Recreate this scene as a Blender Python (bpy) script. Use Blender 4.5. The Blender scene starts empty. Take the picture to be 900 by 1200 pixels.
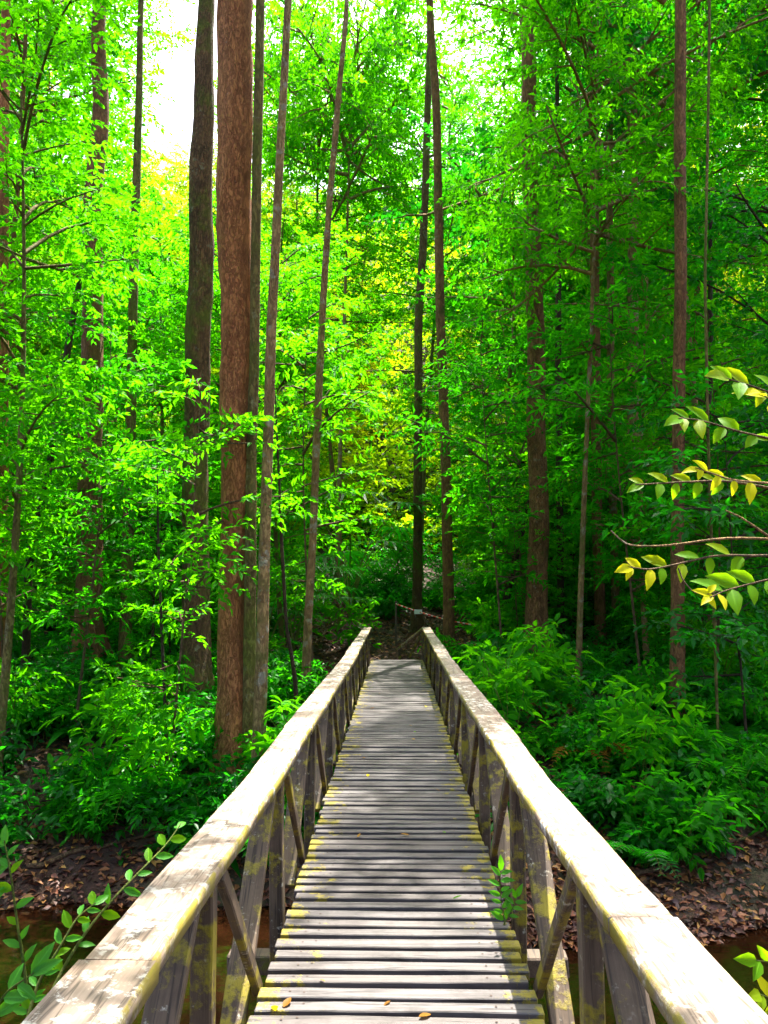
import bpy, math, random
import numpy as np
from mathutils import Vector, Matrix, noise

# ------------------------------------------------------------------ camera, sky, sun, exposure
sc = bpy.context.scene
C = sc.collection
CAM_Z, FPX, PW, PH, VX, VY = 1.64, 960.0, 900.0, 1200.0, 465.0, 682.0
PITCH = math.atan((VY - PH / 2) / FPX)
YAW = math.atan((VX - PW / 2) / FPX)
cam_d = bpy.data.cameras.new('camera')
cam = bpy.data.objects.new('camera', cam_d)
C.objects.link(cam)
cam.location = (0, 0, CAM_Z)
cam.rotation_euler = (math.pi / 2 + PITCH, 0, YAW)
cam_d.sensor_fit = 'VERTICAL'
cam_d.sensor_height = 24
cam_d.lens = 24 * FPX / PH
cam_d.clip_end = 1000
sc.camera = cam

SUN_EL, SUN_AZ = math.radians(67), math.radians(16)       # azimuth from +Y towards +X
wd = bpy.data.worlds.new('World')
sc.world = wd
wd.use_nodes = True
wn = wd.node_tree
bg = wn.nodes['Background']
sky = wn.nodes.new('ShaderNodeTexSky')
sky.sky_type = 'NISHITA'
sky.sun_disc = False
sky.sun_elevation = SUN_EL
sky.sun_rotation = SUN_AZ
sky.dust_density = 6.0
sky.air_density = 0.7
sky.ozone_density = 0.6
wn.links.new(sky.outputs[0], bg.inputs[0])
bg.inputs[1].default_value = 0.15
sun_d = bpy.data.lights.new('sun', 'SUN')
sun_d.energy = 4.4
sun_d.angle = math.radians(0.55)
sun_d.color = (1.0, 0.95, 0.84)
sun = bpy.data.objects.new('sun', sun_d)
C.objects.link(sun)
SUN_DIR = Vector((math.cos(SUN_EL) * math.sin(SUN_AZ), math.cos(SUN_EL) * math.cos(SUN_AZ), math.sin(SUN_EL)))
sun.rotation_euler = (-SUN_DIR).to_track_quat('-Z', 'Y').to_euler()
sun.location = SUN_DIR * 60
sc.view_settings.view_transform = 'Standard'
sc.view_settings.look = 'None'
sc.view_settings.gamma = 1
sc.view_settings.use_curve_mapping = False
sc.view_settings.exposure = 2.55
cy = sc.cycles
cy.use_denoising = True
cy.max_bounces = 8
cy.diffuse_bounces = 6
cy.glossy_bounces = 2
cy.transmission_bounces = 6
cy.sample_clamp_indirect = 8
cy.caustics_reflective = False
cy.caustics_refractive = False

R = random.Random(7)
rng = np.random.default_rng(11)
CAM_ROT = cam.rotation_euler.to_matrix()


def at(px, py, Y):
    """world point seen at photo pixel (px, py) at distance Y along the bridge"""
    d = CAM_ROT @ Vector((px - PW / 2, PH / 2 - py, -FPX))
    return Vector((0, 0, CAM_Z)) + d * (Y / d.y)


# ------------------------------------------------------------------ materials
def new_mat(name):
    m = bpy.data.materials.new(name)
    m.use_nodes = True
    t = m.node_tree
    t.nodes.clear()
    out = t.nodes.new('ShaderNodeOutputMaterial')
    return m, t, out


def N(t, typ, **kw):
    n = t.nodes.new(typ)
    for k, v in kw.items():
        if k in n.inputs:
            n.inputs[k].default_value = v
        else:
            setattr(n, k, v)
    return n


def ramp(t, src, stops, interp='LINEAR'):
    r = t.nodes.new('ShaderNodeValToRGB')
    r.color_ramp.interpolation = interp
    el = r.color_ramp.elements
    while len(el) < len(stops):
        el.new(0.5)
    for e, (p, c) in zip(el, stops):
        e.position = p
        e.color = (c[0], c[1], c[2], 1) if not isinstance(c, (int, float)) else (c, c, c, 1)
    t.links.new(src, r.inputs[0])
    return r.outputs[0]


def mixc(t, fac, a, b):
    m = t.nodes.new('ShaderNodeMix')
    m.data_type = 'RGBA'
    for sock, v in ((m.inputs[0], fac), (m.inputs[6], a), (m.inputs[7], b)):
        if isinstance(v, (int, float)):
            sock.default_value = v
        elif isinstance(v, tuple):
            sock.default_value = (*v, 1)
        else:
            t.links.new(v, sock)
    return m.outputs[2]


def noise_tex(t, vec, scale, detail=4, rough=0.6, dist=0.0):
    n = N(t, 'ShaderNodeTexNoise')
    n.inputs['Scale'].default_value = scale
    n.inputs['Detail'].default_value = detail
    n.inputs['Roughness'].default_value = rough
    n.inputs['Distortion'].default_value = dist
    if vec is not None:
        t.links.new(vec, n.inputs['Vector'])
    return n.outputs[0]


def mapping(t, vec, scale=(1, 1, 1), loc=(0, 0, 0)):
    m = t.nodes.new('ShaderNodeMapping')
    m.inputs['Scale'].default_value = scale
    m.inputs['Location'].default_value = loc
    t.links.new(vec, m.inputs[0])
    return m.outputs[0]


def math_n(t, op, a, b=0.0):
    m = t.nodes.new('ShaderNodeMath')
    m.operation = op
    for s, v in zip(m.inputs, (a, b)):
        if isinstance(v, (int, float)):
            s.default_value = v
        else:
            t.links.new(v, s)
    return m.outputs[0]


def bump(t, h, strength, dist=0.02):
    b = t.nodes.new('ShaderNodeBump')
    b.inputs['Strength'].default_value = strength
    b.inputs['Distance'].default_value = dist
    t.links.new(h, b.inputs['Height'])
    return b.outputs[0]


def leaf_mat(name, dark, mid, bright, trans, tfac=0.45, rough=0.5, spec=0.08, veins=False):
    """leaf colours vary leaf by leaf with the point attribute 'v'"""
    m, t, out = new_mat(name)
    a = N(t, 'ShaderNodeAttribute', attribute_name='v')
    oi = N(t, 'ShaderNodeObjectInfo')
    v = math_n(t, 'ADD', math_n(t, 'MULTIPLY', a.outputs['Fac'], 0.8), math_n(t, 'MULTIPLY', oi.outputs['Random'], 0.2))
    col = ramp(t, v, [(0.0, dark), (0.5, mid), (0.92, bright), (0.985, bright), (1.0, (0.3, 0.2, 0.02))])
    tc = mixc(t, v, tuple(c * 0.75 for c in trans), trans)
    if veins:
        tco = N(t, 'ShaderNodeTexCoord')
        sx = N(t, 'ShaderNodeSeparateXYZ')
        t.links.new(tco.outputs['Object'], sx.inputs[0])
        ax = math_n(t, 'ABSOLUTE', sx.outputs[0])
        fr = math_n(t, 'FRACT', math_n(t, 'MULTIPLY', math_n(t, 'SUBTRACT', sx.outputs[1], math_n(t, 'MULTIPLY', ax, 1.1)), 9.0))
        rib = math_n(t, 'MAXIMUM', ramp(t, fr, [(0.0, 0.55), (0.12, 0.0), (0.9, 0.0), (1.0, 0.55)]), ramp(t, ax, [(0.008, 0.9), (0.022, 0.0)]))
        blot = noise_tex(t, tco.outputs['Object'], 5.0, 4, 0.6)
        col = mixc(t, rib, col, tuple(min(1, c * 1.7 + 0.02) for c in bright))
        col = mixc(t, ramp(t, blot, [(0.62, 0.0), (0.74, 0.7)]), col, tuple(c * 0.5 for c in mid))
        tc = mixc(t, rib, tc, tuple(c * 0.55 for c in trans))
    p = N(t, 'ShaderNodeBsdfPrincipled')
    t.links.new(col, p.inputs['Base Color'])
    p.inputs['Roughness'].default_value = rough
    p.inputs['Specular IOR Level'].default_value = spec
    tr = N(t, 'ShaderNodeBsdfTranslucent')
    t.links.new(tc, tr.inputs[0])
    mx = N(t, 'ShaderNodeMixShader')
    mx.inputs[0].default_value = tfac
    t.links.new(p.outputs[0], mx.inputs[1])
    t.links.new(tr.outputs[0], mx.inputs[2])
    t.links.new(mx.outputs[0], out.inputs[0])
    return m


LEAF = {
    'mid': leaf_mat('leaf_mid', (0.006, 0.075, 0.002), (0.012, 0.14, 0.002), (0.026, 0.23, 0.002), (0.075, 0.60, 0.003), 0.58),
    'lime': leaf_mat('leaf_lime', (0.010, 0.12, 0.001), (0.024, 0.20, 0.001), (0.05, 0.29, 0.002), (0.15, 0.68, 0.002), 0.60),
    'deep': leaf_mat('leaf_deep', (0.003, 0.055, 0.004), (0.006, 0.10, 0.005), (0.016, 0.18, 0.007), (0.03, 0.46, 0.006), 0.52, 0.40, 0.25),
    'gold': leaf_mat('leaf_gold', (0.05, 0.18, 0.002), (0.12, 0.27, 0.002), (0.26, 0.38, 0.003), (0.58, 0.66, 0.004), 0.55),  # yellow of the backlit hillside glow put into the leaf colour
    'sunlit': leaf_mat('leaf_sunlit', (0.03, 0.16, 0.002), (0.075, 0.25, 0.002), (0.16, 0.33, 0.003), (0.42, 0.70, 0.004), 0.58),  # hillside sunshine put into the leaf colour, lighter and yellower than mid
    'olive': leaf_mat('leaf_olive', (0.014, 0.07, 0.003), (0.035, 0.12, 0.004), (0.08, 0.18, 0.006), (0.20, 0.50, 0.005), 0.52),
    'yellow': leaf_mat('leaf_yellow', (0.5, 0.36, 0.004), (0.62, 0.46, 0.005), (0.7, 0.54, 0.008), (0.9, 0.72, 0.006), 0.55),
    'brownfern': leaf_mat('leaf_brown_fern', (0.12, 0.05, 0.01), (0.20, 0.09, 0.012), (0.28, 0.15, 0.015), (0.35, 0.18, 0.015), 0.35),
}


def litter_mat():
    m, t, out = new_mat('dead_leaves')
    a = N(t, 'ShaderNodeAttribute', attribute_name='v')
    col = ramp(t, a.outputs['Fac'], [(0, (0.025, 0.006, 0.003)), (0.35, (0.075, 0.018, 0.008)), (0.65, (0.14, 0.038, 0.013)), (0.88, (0.22, 0.08, 0.018)), (1.0, (0.34, 0.17, 0.03))])
    p = N(t, 'ShaderNodeBsdfPrincipled')
    t.links.new(col, p.inputs['Base Color'])
    p.inputs['Roughness'].default_value = 0.6
    t.links.new(p.outputs[0], out.inputs[0])
    return m


def bark_mat(name, base, dark, lichen, moss, lichen_amt=0.62, moss_amt=0.6, moss_strength=0.9, vstretch=0.3, scale=13):
    m, t, out = new_mat(name)
    tc = N(t, 'ShaderNodeTexCoord')
    g = N(t, 'ShaderNodeNewGeometry')
    v = mapping(t, g.outputs['Position'], (1, 1, vstretch))
    n1 = noise_tex(t, v, scale, 6, 0.7, 0.6)
    n2 = noise_tex(t, g.outputs['Position'], 2.2, 4, 0.6)
    n3 = noise_tex(t, g.outputs['Position'], 5.5, 5, 0.65)
    n4 = noise_tex(t, g.outputs['Position'], 1.3, 4, 0.65)
    fine = noise_tex(t, v, scale * 6, 4, 0.7)
    c = mixc(t, ramp(t, n1, [(0.32, 0.0), (0.62, 1.0)]), dark, base)
    crack = math_n(t, 'ABSOLUTE', math_n(t, 'SUBTRACT', noise_tex(t, v, scale * 1.7, 6, 0.7, 0.3), 0.5))
    cr = ramp(t, crack, [(0.0, 0.6), (0.045, 0.0)])
    c = mixc(t, cr, c, tuple(x * 0.4 for x in dark))
    c = mixc(t, ramp(t, n2, [(0.4, 0.0), (0.75, 0.5)]), c, tuple(min(1, x * 1.55) for x in base))
    c = mixc(t, ramp(t, n3, [(lichen_amt, 0.0), (lichen_amt + 0.07, 0.75)]), c, lichen)
    c = mixc(t, ramp(t, n4, [(moss_amt, 0.0), (moss_amt + 0.13, moss_strength)]), c, moss)
    c = mixc(t, math_n(t, 'MULTIPLY', fine, 0.3), c, dark)
    p = N(t, 'ShaderNodeBsdfPrincipled')
    t.links.new(c, p.inputs['Base Color'])
    p.inputs['Roughness'].default_value = 0.85
    p.inputs['Specular IOR Level'].default_value = 0.25
    h = math_n(t, 'SUBTRACT', math_n(t, 'ADD', n1, math_n(t, 'MULTIPLY', fine, 0.4)), math_n(t, 'MULTIPLY', cr, 0.6))
    t.links.new(bump(t, h, 1.0, 0.06), p.inputs['Normal'])
    t.links.new(p.outputs[0], out.inputs[0])
    return m


BARK = {
    'red': bark_mat('bark_red', (0.52, 0.205, 0.075), (0.27, 0.085, 0.028), (0.42, 0.33, 0.24), (0.10, 0.14, 0.02), 0.66, 0.68),
    'moss': bark_mat('bark_mossy', (0.19, 0.105, 0.042), (0.06, 0.032, 0.013), (0.26, 0.26, 0.15), (0.13, 0.17, 0.012), 0.60, 0.50),
    'pale': bark_mat('bark_pale', (0.44, 0.27, 0.11), (0.20, 0.105, 0.04), (0.48, 0.44, 0.34), (0.17, 0.17, 0.03), 0.56, 0.56),
    'olive': bark_mat('bark_olive', (0.25, 0.19, 0.055), (0.11, 0.075, 0.022), (0.34, 0.31, 0.16), (0.15, 0.17, 0.02), 0.6, 0.5),
    'dark': bark_mat('bark_dark', (0.075, 0.045, 0.025), (0.025, 0.014, 0.009), (0.17, 0.17, 0.12), (0.05, 0.09, 0.012), 0.64, 0.56),
    'brown': bark_mat('bark_brown', (0.33, 0.155, 0.06), (0.13, 0.056, 0.024), (0.36, 0.30, 0.19), (0.08, 0.12, 0.015), 0.63, 0.6),
    'twig': bark_mat('bark_twig', (0.20, 0.12, 0.06), (0.09, 0.05, 0.025), (0.3, 0.25, 0.17), (0.12, 0.14, 0.03)),
    'green_stem': bark_mat('stem_green', (0.20, 0.26, 0.03), (0.10, 0.15, 0.02), (0.26, 0.3, 0.06), (0.12, 0.2, 0.02), scale=30),
}


def wood_mat(name, along, base, dark, moss, lichen, moss_edge=0.0, moss_amt=0.62, lichen_amt=0.62, side_moss=False):
    """weathered timber: grain along one object axis, lichen blotches, moss"""
    m, t, out = new_mat(name)
    tc = N(t, 'ShaderNodeTexCoord')
    g = N(t, 'ShaderNodeNewGeometry')
    oi = N(t, 'ShaderNodeObjectInfo')
    sc_ = [26, 26, 26]
    sc_[along] = 1.1
    off = N(t, 'ShaderNodeVectorMath', operation='ADD')
    cmb = N(t, 'ShaderNodeCombineXYZ')
    for i in range(3):
        t.links.new(math_n(t, 'MULTIPLY', oi.outputs['Random'], 37.0 + 11 * i), cmb.inputs[i])
    t.links.new(tc.outputs['Object'], off.inputs[0])
    t.links.new(cmb.outputs[0], off.inputs[1])
    ov = off.outputs[0]
    pos = g.outputs['Position']
    grain = noise_tex(t, mapping(t, ov, tuple(sc_)), 1.6, 5, 0.72, 0.3)
    sc2 = [7, 7, 7]
    sc2[along] = 0.5
    broad = noise_tex(t, mapping(t, ov, tuple(sc2)), 1.0, 4, 0.6)
    blot = noise_tex(t, pos, 3.3, 5, 0.7)
    lich = noise_tex(t, pos, 21, 6, 0.68)
    lich_b = noise_tex(t, pos, 2.4, 2, 0.5)
    mos = noise_tex(t, pos, 6.5, 6, 0.72)
    c = mixc(t, ramp(t, grain, [(0.3, 0.0), (0.68, 1.0)]), dark, base)
    c = mixc(t, ramp(t, broad, [(0.35, 0.0), (0.7, 0.55)]), c, tuple(x * 0.6 for x in base))
    tone = math_n(t, 'MULTIPLY', oi.outputs['Random'], 0.75)
    c = mixc(t, tone, c, tuple(x * k_ for x, k_ in zip(base, (0.55, 0.50, 0.46))))
    crk = math_n(t, 'ABSOLUTE', math_n(t, 'SUBTRACT', noise_tex(t, mapping(t, ov, tuple(sc_)), 0.9, 3, 0.5, 0.4), 0.5))
    c = mixc(t, ramp(t, crk, [(0.0, 0.85), (0.028, 0.0)]), c, tuple(x * 0.35 for x in dark))
    c = mixc(t, ramp(t, blot, [(0.48, 0.0), (0.66, 0.75)]), c, dark)
    lf = math_n(t, 'MULTIPLY', ramp(t, lich, [(lichen_amt - 0.03, 0.0), (lichen_amt + 0.05, 0.9)]), ramp(t, lich_b, [(0.35, 0.15), (0.6, 1.0)]))
    c = mixc(t, lf, c, lichen)
    mf = ramp(t, mos, [(moss_amt, 0.0), (moss_amt + 0.1, 0.9)])
    if moss_edge > 0:
        sep = N(t, 'ShaderNodeSeparateXYZ')
        t.links.new(tc.outputs['Object'], sep.inputs[0])
        ax = math_n(t, 'ABSOLUTE', sep.outputs[0])
        wob = math_n(t, 'MULTIPLY', math_n(t, 'SUBTRACT', mos, 0.5), 1.3)
        e = ramp(t, math_n(t, 'ADD', ax, wob), [(moss_edge, 0.0), (moss_edge + 0.10, 0.88)])
        mf = math_n(t, 'MAXIMUM', mf, e)
    if side_moss:
        sn = N(t, 'ShaderNodeSeparateXYZ')
        t.links.new(g.outputs['True Normal'], sn.inputs[0])
        flank = math_n(t, 'GREATER_THAN', math_n(t, 'ABSOLUTE', sn.outputs[0]), 0.6)
        mf = math_n(t, 'MAXIMUM', mf, math_n(t, 'MULTIPLY', flank, ramp(t, mos, [(0.42, 0.0), (0.55, 0.9)])))
    mcol = mixc(t, lich, moss, tuple(x * 0.45 for x in moss))
    c = mixc(t, mf, c, mcol)
    p = N(t, 'ShaderNodeBsdfPrincipled')
    t.links.new(c, p.inputs['Base Color'])
    p.inputs['Roughness'].default_value = 0.68
    p.inputs['Specular IOR Level'].default_value = 0.35
    h = math_n(t, 'ADD', grain, math_n(t, 'MULTIPLY', mf, 0.5))
    t.links.new(bump(t, h, 0.7, 0.006), p.inputs['Normal'])
    t.links.new(p.outputs[0], out.inputs[0])
    return m


W_DECK = wood_mat('deck_wood', 0, (0.135, 0.122, 0.125), (0.034, 0.027, 0.026), (0.30, 0.24, 0.008), (0.42, 0.40, 0.36), 0.49, 0.70, 0.72)
W_RAIL = wood_mat('rail_wood', 1, (0.33, 0.25, 0.19), (0.13, 0.085, 0.058), (0.28, 0.22, 0.010), (0.68, 0.66, 0.60), 0, 0.69, 0.545, side_moss=True)
W_POST = wood_mat('post_wood', 2, (0.14, 0.095, 0.06), (0.028, 0.016, 0.009), (0.30, 0.24, 0.008), (0.42, 0.39, 0.31), 0, 0.50, 0.63)
W_BEAM = wood_mat('beam_wood', 1, (0.14, 0.10, 0.07), (0.05, 0.035, 0.025), (0.12, 0.13, 0.015), (0.3, 0.3, 0.25), 0, 0.55, 0.68)


def simple(name, col, rough=0.6, spec=0.3):
    m, t, out = new_mat(name)
    g = N(t, 'ShaderNodeNewGeometry')
    n = noise_tex(t, g.outputs['Position'], 25, 4)
    p = N(t, 'ShaderNodeBsdfPrincipled')
    t.links.new(mixc(t, n, tuple(c * 0.75 for c in col), col), p.inputs['Base Color'])
    p.inputs['Roughness'].default_value = rough
    p.inputs['Specular IOR Level'].default_value = spec
    t.links.new(p.outputs[0], out.inputs[0])
    return m


def ground_mat():
    m, t, out = new_mat('forest_soil')
    g = N(t, 'ShaderNodeNewGeometry')
    pos = g.outputs['Position']
    n1 = noise_tex(t, pos, 0.55, 5, 0.65)
    n2 = noise_tex(t, pos, 9, 6, 0.7)
    vo = N(t, 'ShaderNodeTexVoronoi')
    vo.inputs['Scale'].default_value = 9
    t.links.new(pos, vo.inputs['Vector'])
    c = ramp(t, n2, [(0.25, (0.010, 0.005, 0.002)), (0.5, (0.032, 0.012, 0.005)), (0.72, (0.07, 0.026, 0.010))])
    c = mixc(t, 0.45, c, ramp(t, vo.outputs['Color'], [(0.2, (0.018, 0.007, 0.003)), (0.8, (0.085, 0.03, 0.011))]))
    c = mixc(t, ramp(t, n1, [(0.45, 0.0), (0.7, 0.7)]), c, (0.035, 0.055, 0.012))
    p = N(t, 'ShaderNodeBsdfPrincipled')
    t.links.new(c, p.inputs['Base Color'])
    p.inputs['Roughness'].default_value = 0.85
    t.links.new(bump(t, n2, 1.0, 0.06), p.inputs['Normal'])
    t.links.new(p.outputs[0], out.inputs[0])
    return m


def water_mat():
    m, t, out = new_mat('stream_water')
    g = N(t, 'ShaderNodeNewGeometry')
    pos = g.outputs['Position']
    n1 = noise_tex(t, mapping(t, pos, (1, 1.8, 1)), 2.4, 3, 0.5)
    n2 = noise_tex(t, pos, 0.8, 3, 0.5)
    p = N(t, 'ShaderNodeBsdfPrincipled')
    t.links.new(mixc(t, n2, (0.006, 0.0022, 0.001), (0.018, 0.0062, 0.002)), p.inputs['Base Color'])
    p.inputs['Roughness'].default_value = 0.09
    p.inputs['Specular IOR Level'].default_value = 0.5
    t.links.new(bump(t, n1, 0.25, 0.03), p.inputs['Normal'])
    t.links.new(p.outputs[0], out.inputs[0])
    return m


# ------------------------------------------------------------------ mesh helpers
def np_mesh(name, verts, faces, mats, v=None, smooth=False, midx=None):
    """verts (n,3); faces (m,k) all of one size"""
    me = bpy.data.meshes.new(name)
    verts = np.asarray(verts, np.float32)
    faces = np.asarray(faces, np.int32)
    me.vertices.add(len(verts))
    me.vertices.foreach_set('co', verts.ravel())
    k = faces.shape[1]
    me.loops.add(faces.size)
    me.loops.foreach_set('vertex_index', faces.ravel())
    me.polygons.add(len(faces))
    me.polygons.foreach_set('loop_start', np.arange(0, faces.size, k, dtype=np.int32))
    if midx is not None:
        me.polygons.foreach_set('material_index', np.asarray(midx, np.int32))
    if smooth:
        me.polygons.foreach_set('use_smooth', np.ones(len(faces), bool))
    me.update(calc_edges=True)
    for m in (mats if isinstance(mats, (list, tuple)) else [mats]):
        me.materials.append(m)
    if v is not None:
        a = me.attributes.new('v', 'FLOAT', 'POINT')
        a.data.foreach_set('value', np.asarray(v, np.float32))
    return me


def link(name, me, parent=None, loc=None):
    o = bpy.data.objects.new(name, me)
    C.objects.link(o)
    o.parent = parent
    if name in ('limbs', 'stems'):
        o['kind'] = 'stuff'
    if loc is not None:
        o.location = loc
    return o


def tag(o, label=None, cat=None, group=None, kind=None):
    if label: o['label'] = label
    if cat: o['category'] = cat
    if group: o['group'] = group
    if kind: o['kind'] = kind
    return o


def empty(name, loc, label, cat, group=None, rz=0, scale=1):
    o = bpy.data.objects.new(name, None)
    C.objects.link(o)
    o.empty_display_size = 0.2
    o.location = loc
    o.rotation_euler = (0, 0, rz)
    o.scale = (scale,) * 3 if isinstance(scale, (int, float)) else scale
    return tag(o, label, cat, group)


def tubes_mesh(name, paths, mat, sides=6, smooth=True, wob=0.0, seed=0):
    """paths: list of (points (n,3), radii (n,)); quads"""
    V, F = [], []
    base = 0
    r_ = np.random.default_rng(seed)
    for pts, rad in paths:
        pts = np.asarray(pts, float)
        rad = np.asarray(rad, float)
        n = len(pts)
        tan = np.gradient(pts, axis=0)
        tan /= np.linalg.norm(tan, axis=1)[:, None] + 1e-9
        ref = np.array([1.0, 0, 0]) if abs(tan[0][0]) < 0.8 else np.array([0, 1.0, 0])
        a = np.cross(tan, ref)
        a /= np.linalg.norm(a, axis=1)[:, None] + 1e-9
        b = np.cross(tan, a)
        th = np.linspace(0, 2 * math.pi, sides, endpoint=False)
        rr = rad[:, None] * np.ones((1, sides))
        if wob:
            ph = r_.uniform(0, 6.28, 4)
            s = np.arange(n)[:, None] * 0.35
            rr = rr * (1 + wob * (np.sin(3 * th[None] + ph[0] + s * 0.3) * 0.5 + np.sin(5 * th[None] + ph[1] - s * 0.5) * 0.35)
                       + wob * r_.normal(0, 0.35, (n, sides)))
        ring = pts[:, None, :] + rr[..., None] * (np.cos(th)[None, :, None] * a[:, None, :] + np.sin(th)[None, :, None] * b[:, None, :])
        V.append(ring.reshape(-1, 3))
        i = np.arange(n - 1)[:, None] * sides
        j = np.arange(sides)[None]
        jn = (j + 1) % sides
        F.append((np.stack([i + j, i + jn, i + sides + jn, i + sides + j], -1) + base).reshape(-1, 4))
        base += n * sides
    return np_mesh(name, np.concatenate(V), np.concatenate(F), mat, smooth=smooth)


def norm(a):
    return a / (np.linalg.norm(a, axis=-1, keepdims=True) + 1e-9)


# leaf templates: x across, y along, z normal
LEAF4 = (np.array([[0, 0, 0], [-.5, .42, .10], [0, 1, -.10], [.5, .42, .10]]), np.array([[0, 2, 1], [0, 3, 2]]))
LEAF6 = (np.array([[0, 0, 0], [-.46, .34, .09], [-.36, .70, .02], [0, 1, -.12], [.36, .70, .02], [.46, .34, .09]]), np.array([[0, 3, 2], [0, 2, 1], [0, 5, 4], [0, 4, 3]]))
LEAF8 = (np.array([[0, 0, 0], [-.36, .2, .07], [-.5, .48, .09], [-.3, .78, .03], [0, 1.0, -.10], [.3, .78, .03], [.5, .48, .09], [.36, .2, .07], [0, .2, 0.0], [0, .48, 0.0], [0, .78, -.04]]),
         np.array([[0, 8, 1], [1, 8, 2], [8, 9, 2], [9, 3, 2], [9, 10, 3], [10, 4, 3], [0, 7, 8], [7, 6, 8], [8, 6, 9], [9, 6, 5], [9, 5, 10], [10, 5, 4]]))


def leaves_mesh(name, P, D, U, L, aspect, mat, tmpl=LEAF4, vv=None, r_=rng):
    """one joined mesh of leaves at P pointing along D with upper side U"""
    P = np.asarray(P, float); D = norm(np.asarray(D, float)); U = np.asarray(U, float)
    S = norm(np.cross(D, U))
    U2 = np.cross(S, D)
    tv, tf = tmpl
    L = np.broadcast_to(np.asarray(L, float), (len(P),))
    asp = np.broadcast_to(np.asarray(aspect, float), (len(P),))
    V = P[:, None] + L[:, None, None] * (tv[None, :, 0:1] * asp[:, None, None] * S[:, None] + tv[None, :, 1:2] * D[:, None] + tv[None, :, 2:3] * U2[:, None])
    n = len(tv)
    F = (tf[None] + (np.arange(len(P)) * n)[:, None, None]).reshape(-1, 3)
    if vv is None:
        vv = r_.uniform(0, 1, len(P))
    return np_mesh(name, V.reshape(-1, 3), F, mat, v=np.repeat(vv, n))


def spray_leaves(P, A, k, length, r_, spread=62, jit=0.34, droop=0.15):
    """k leaves on each of m twigs starting at P along A; returns leaf P, D, U and the per-twig index"""
    m = len(P)
    A = norm(A)
    up = np.array([0, 0, 1.0]) + r_.normal(0, 0.45, (m, 3))
    S = norm(np.cross(A, up))
    U = np.cross(S, A)
    tt = (np.arange(k) + 0.6) / k
    t = np.broadcast_to(tt[None], (m, k)) + r_.normal(0, 0.03, (m, k))
    side = np.where(np.arange(k) % 2 == 0, 1.0, -1.0)[None] * np.ones((m, 1))
    ln = np.broadcast_to(np.asarray(length, float).reshape(-1, 1), (m, k))
    pos = P[:, None] + A[:, None] * (t * ln)[..., None] - np.array([0, 0, 1.0]) * (droop * ln * t ** 2)[..., None]
    ang = np.radians(spread) * (1 - 0.55 * t ** 2) + r_.normal(0, 0.15, (m, k))
    D = A[:, None] * np.cos(ang)[..., None] + S[:, None] * (side * np.sin(ang))[..., None]
    D = D - np.array([0, 0, 1.0]) * (0.12 + droop * t)[..., None] + r_.normal(0, jit, (m, k, 3))
    Un = U[:, None] + r_.normal(0, jit * 1.3, (m, k, 3))
    return pos.reshape(-1, 3), D.reshape(-1, 3), Un.reshape(-1, 3), np.repeat(np.arange(m), k)


def bez(p0, p1, p2, n):
    t = np.linspace(0, 1, n)[:, None]
    return (1 - t) ** 2 * p0 + 2 * t * (1 - t) * p1 + t ** 2 * p2


def crown_arrays(r_, H, h0, nb, rad, sub_step=0.45, spr_step=0.3, leaf_k=13, twig=0.5, top_narrow=0.85, axis=None, rise=0.35, base_narrow=0.55):
    """branches (tubes) and twig starts of a crown on a vertical axis; axis(z)->(x,y)"""
    tubes, TP, TA = [], [], []
    for j in range(nb):
        f = (j + r_.uniform(0, 1)) / nb
        z = h0 + (H - h0) * f ** 0.9
        az = j * 2.399 + r_.normal(0, 0.8)
        prof = (base_narrow + (1 - base_narrow) * min(1, f * 2.2)) if f < 0.45 else 1 - (1 - top_narrow) * ((f - 0.45) / 0.55) ** 1.5
        ln = rad * prof * r_.choice([0.35, 0.6, 0.85, 1.0, 1.1, 1.3], p=[.12, .2, .24, .22, .14, .08]) * r_.uniform(0.85, 1.15)
        z = min(H, max(h0, z + r_.normal(0, 0.03) * (H - h0)))
        d = np.array([math.cos(az), math.sin(az), 0])
        x0 = np.array([*(axis(z) if axis else (0, 0)), z])
        el = rise + 0.5 * f + r_.normal(0, 0.32)
        p1 = x0 + d * ln * 0.5 + np.array([0, 0, ln * 0.5 * el])
        p2 = x0 + d * ln + np.array([0, 0, ln * (el * 0.55)]) + r_.normal(0, 0.12 * ln, 3) * np.array([1, 1, 0.6])
        pts = bez(x0, p1, p2, 6)
        r0 = 0.007 + 0.011 * ln
        tubes.append((pts, np.linspace(r0, r0 * 0.35, 6)))
        s = ln * r_.uniform(0.12, 0.3)
        sd = 1
        while s < ln:
            t = s / ln
            p = (1 - t) ** 2 * x0 + 2 * t * (1 - t) * p1 + t * t * p2
            sl = max(0.25, (ln * 0.62) * (1 - 0.65 * t)) * r_.uniform(0.6, 1.1)
            a2 = az + sd * r_.uniform(0.6, 1.15)
            sdv = np.array([math.cos(a2), math.sin(a2), r_.normal(0.12, 0.4)])
            q = p + sdv * sl
            q[2] -= 0.1 * sl
            tubes.append((np.stack([p, (p + q) / 2 + np.array([0, 0, 0.05 * sl]), q]), np.array([r0 * 0.45, r0 * 0.3, r0 * 0.12])))
            u = 0.18 * sl
            while u < sl:
                pp = p + sdv * u
                for q_ in (-1, 1):
                    a3 = a2 + q_ * r_.uniform(0.3, 1.2)
                    TP.append(pp); TA.append((math.cos(a3), math.sin(a3), r_.normal(0.05, 0.55)))
                u += spr_step * r_.uniform(0.7, 1.3)
            TP.append(q); TA.append(sdv)
            sd = -sd
            s += sub_step * r_.uniform(0.7, 1.3)
        TP.append(p2); TA.append(d)
    TP = np.array(TP); TA = np.array(TA, float)
    return tubes, TP, TA


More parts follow.
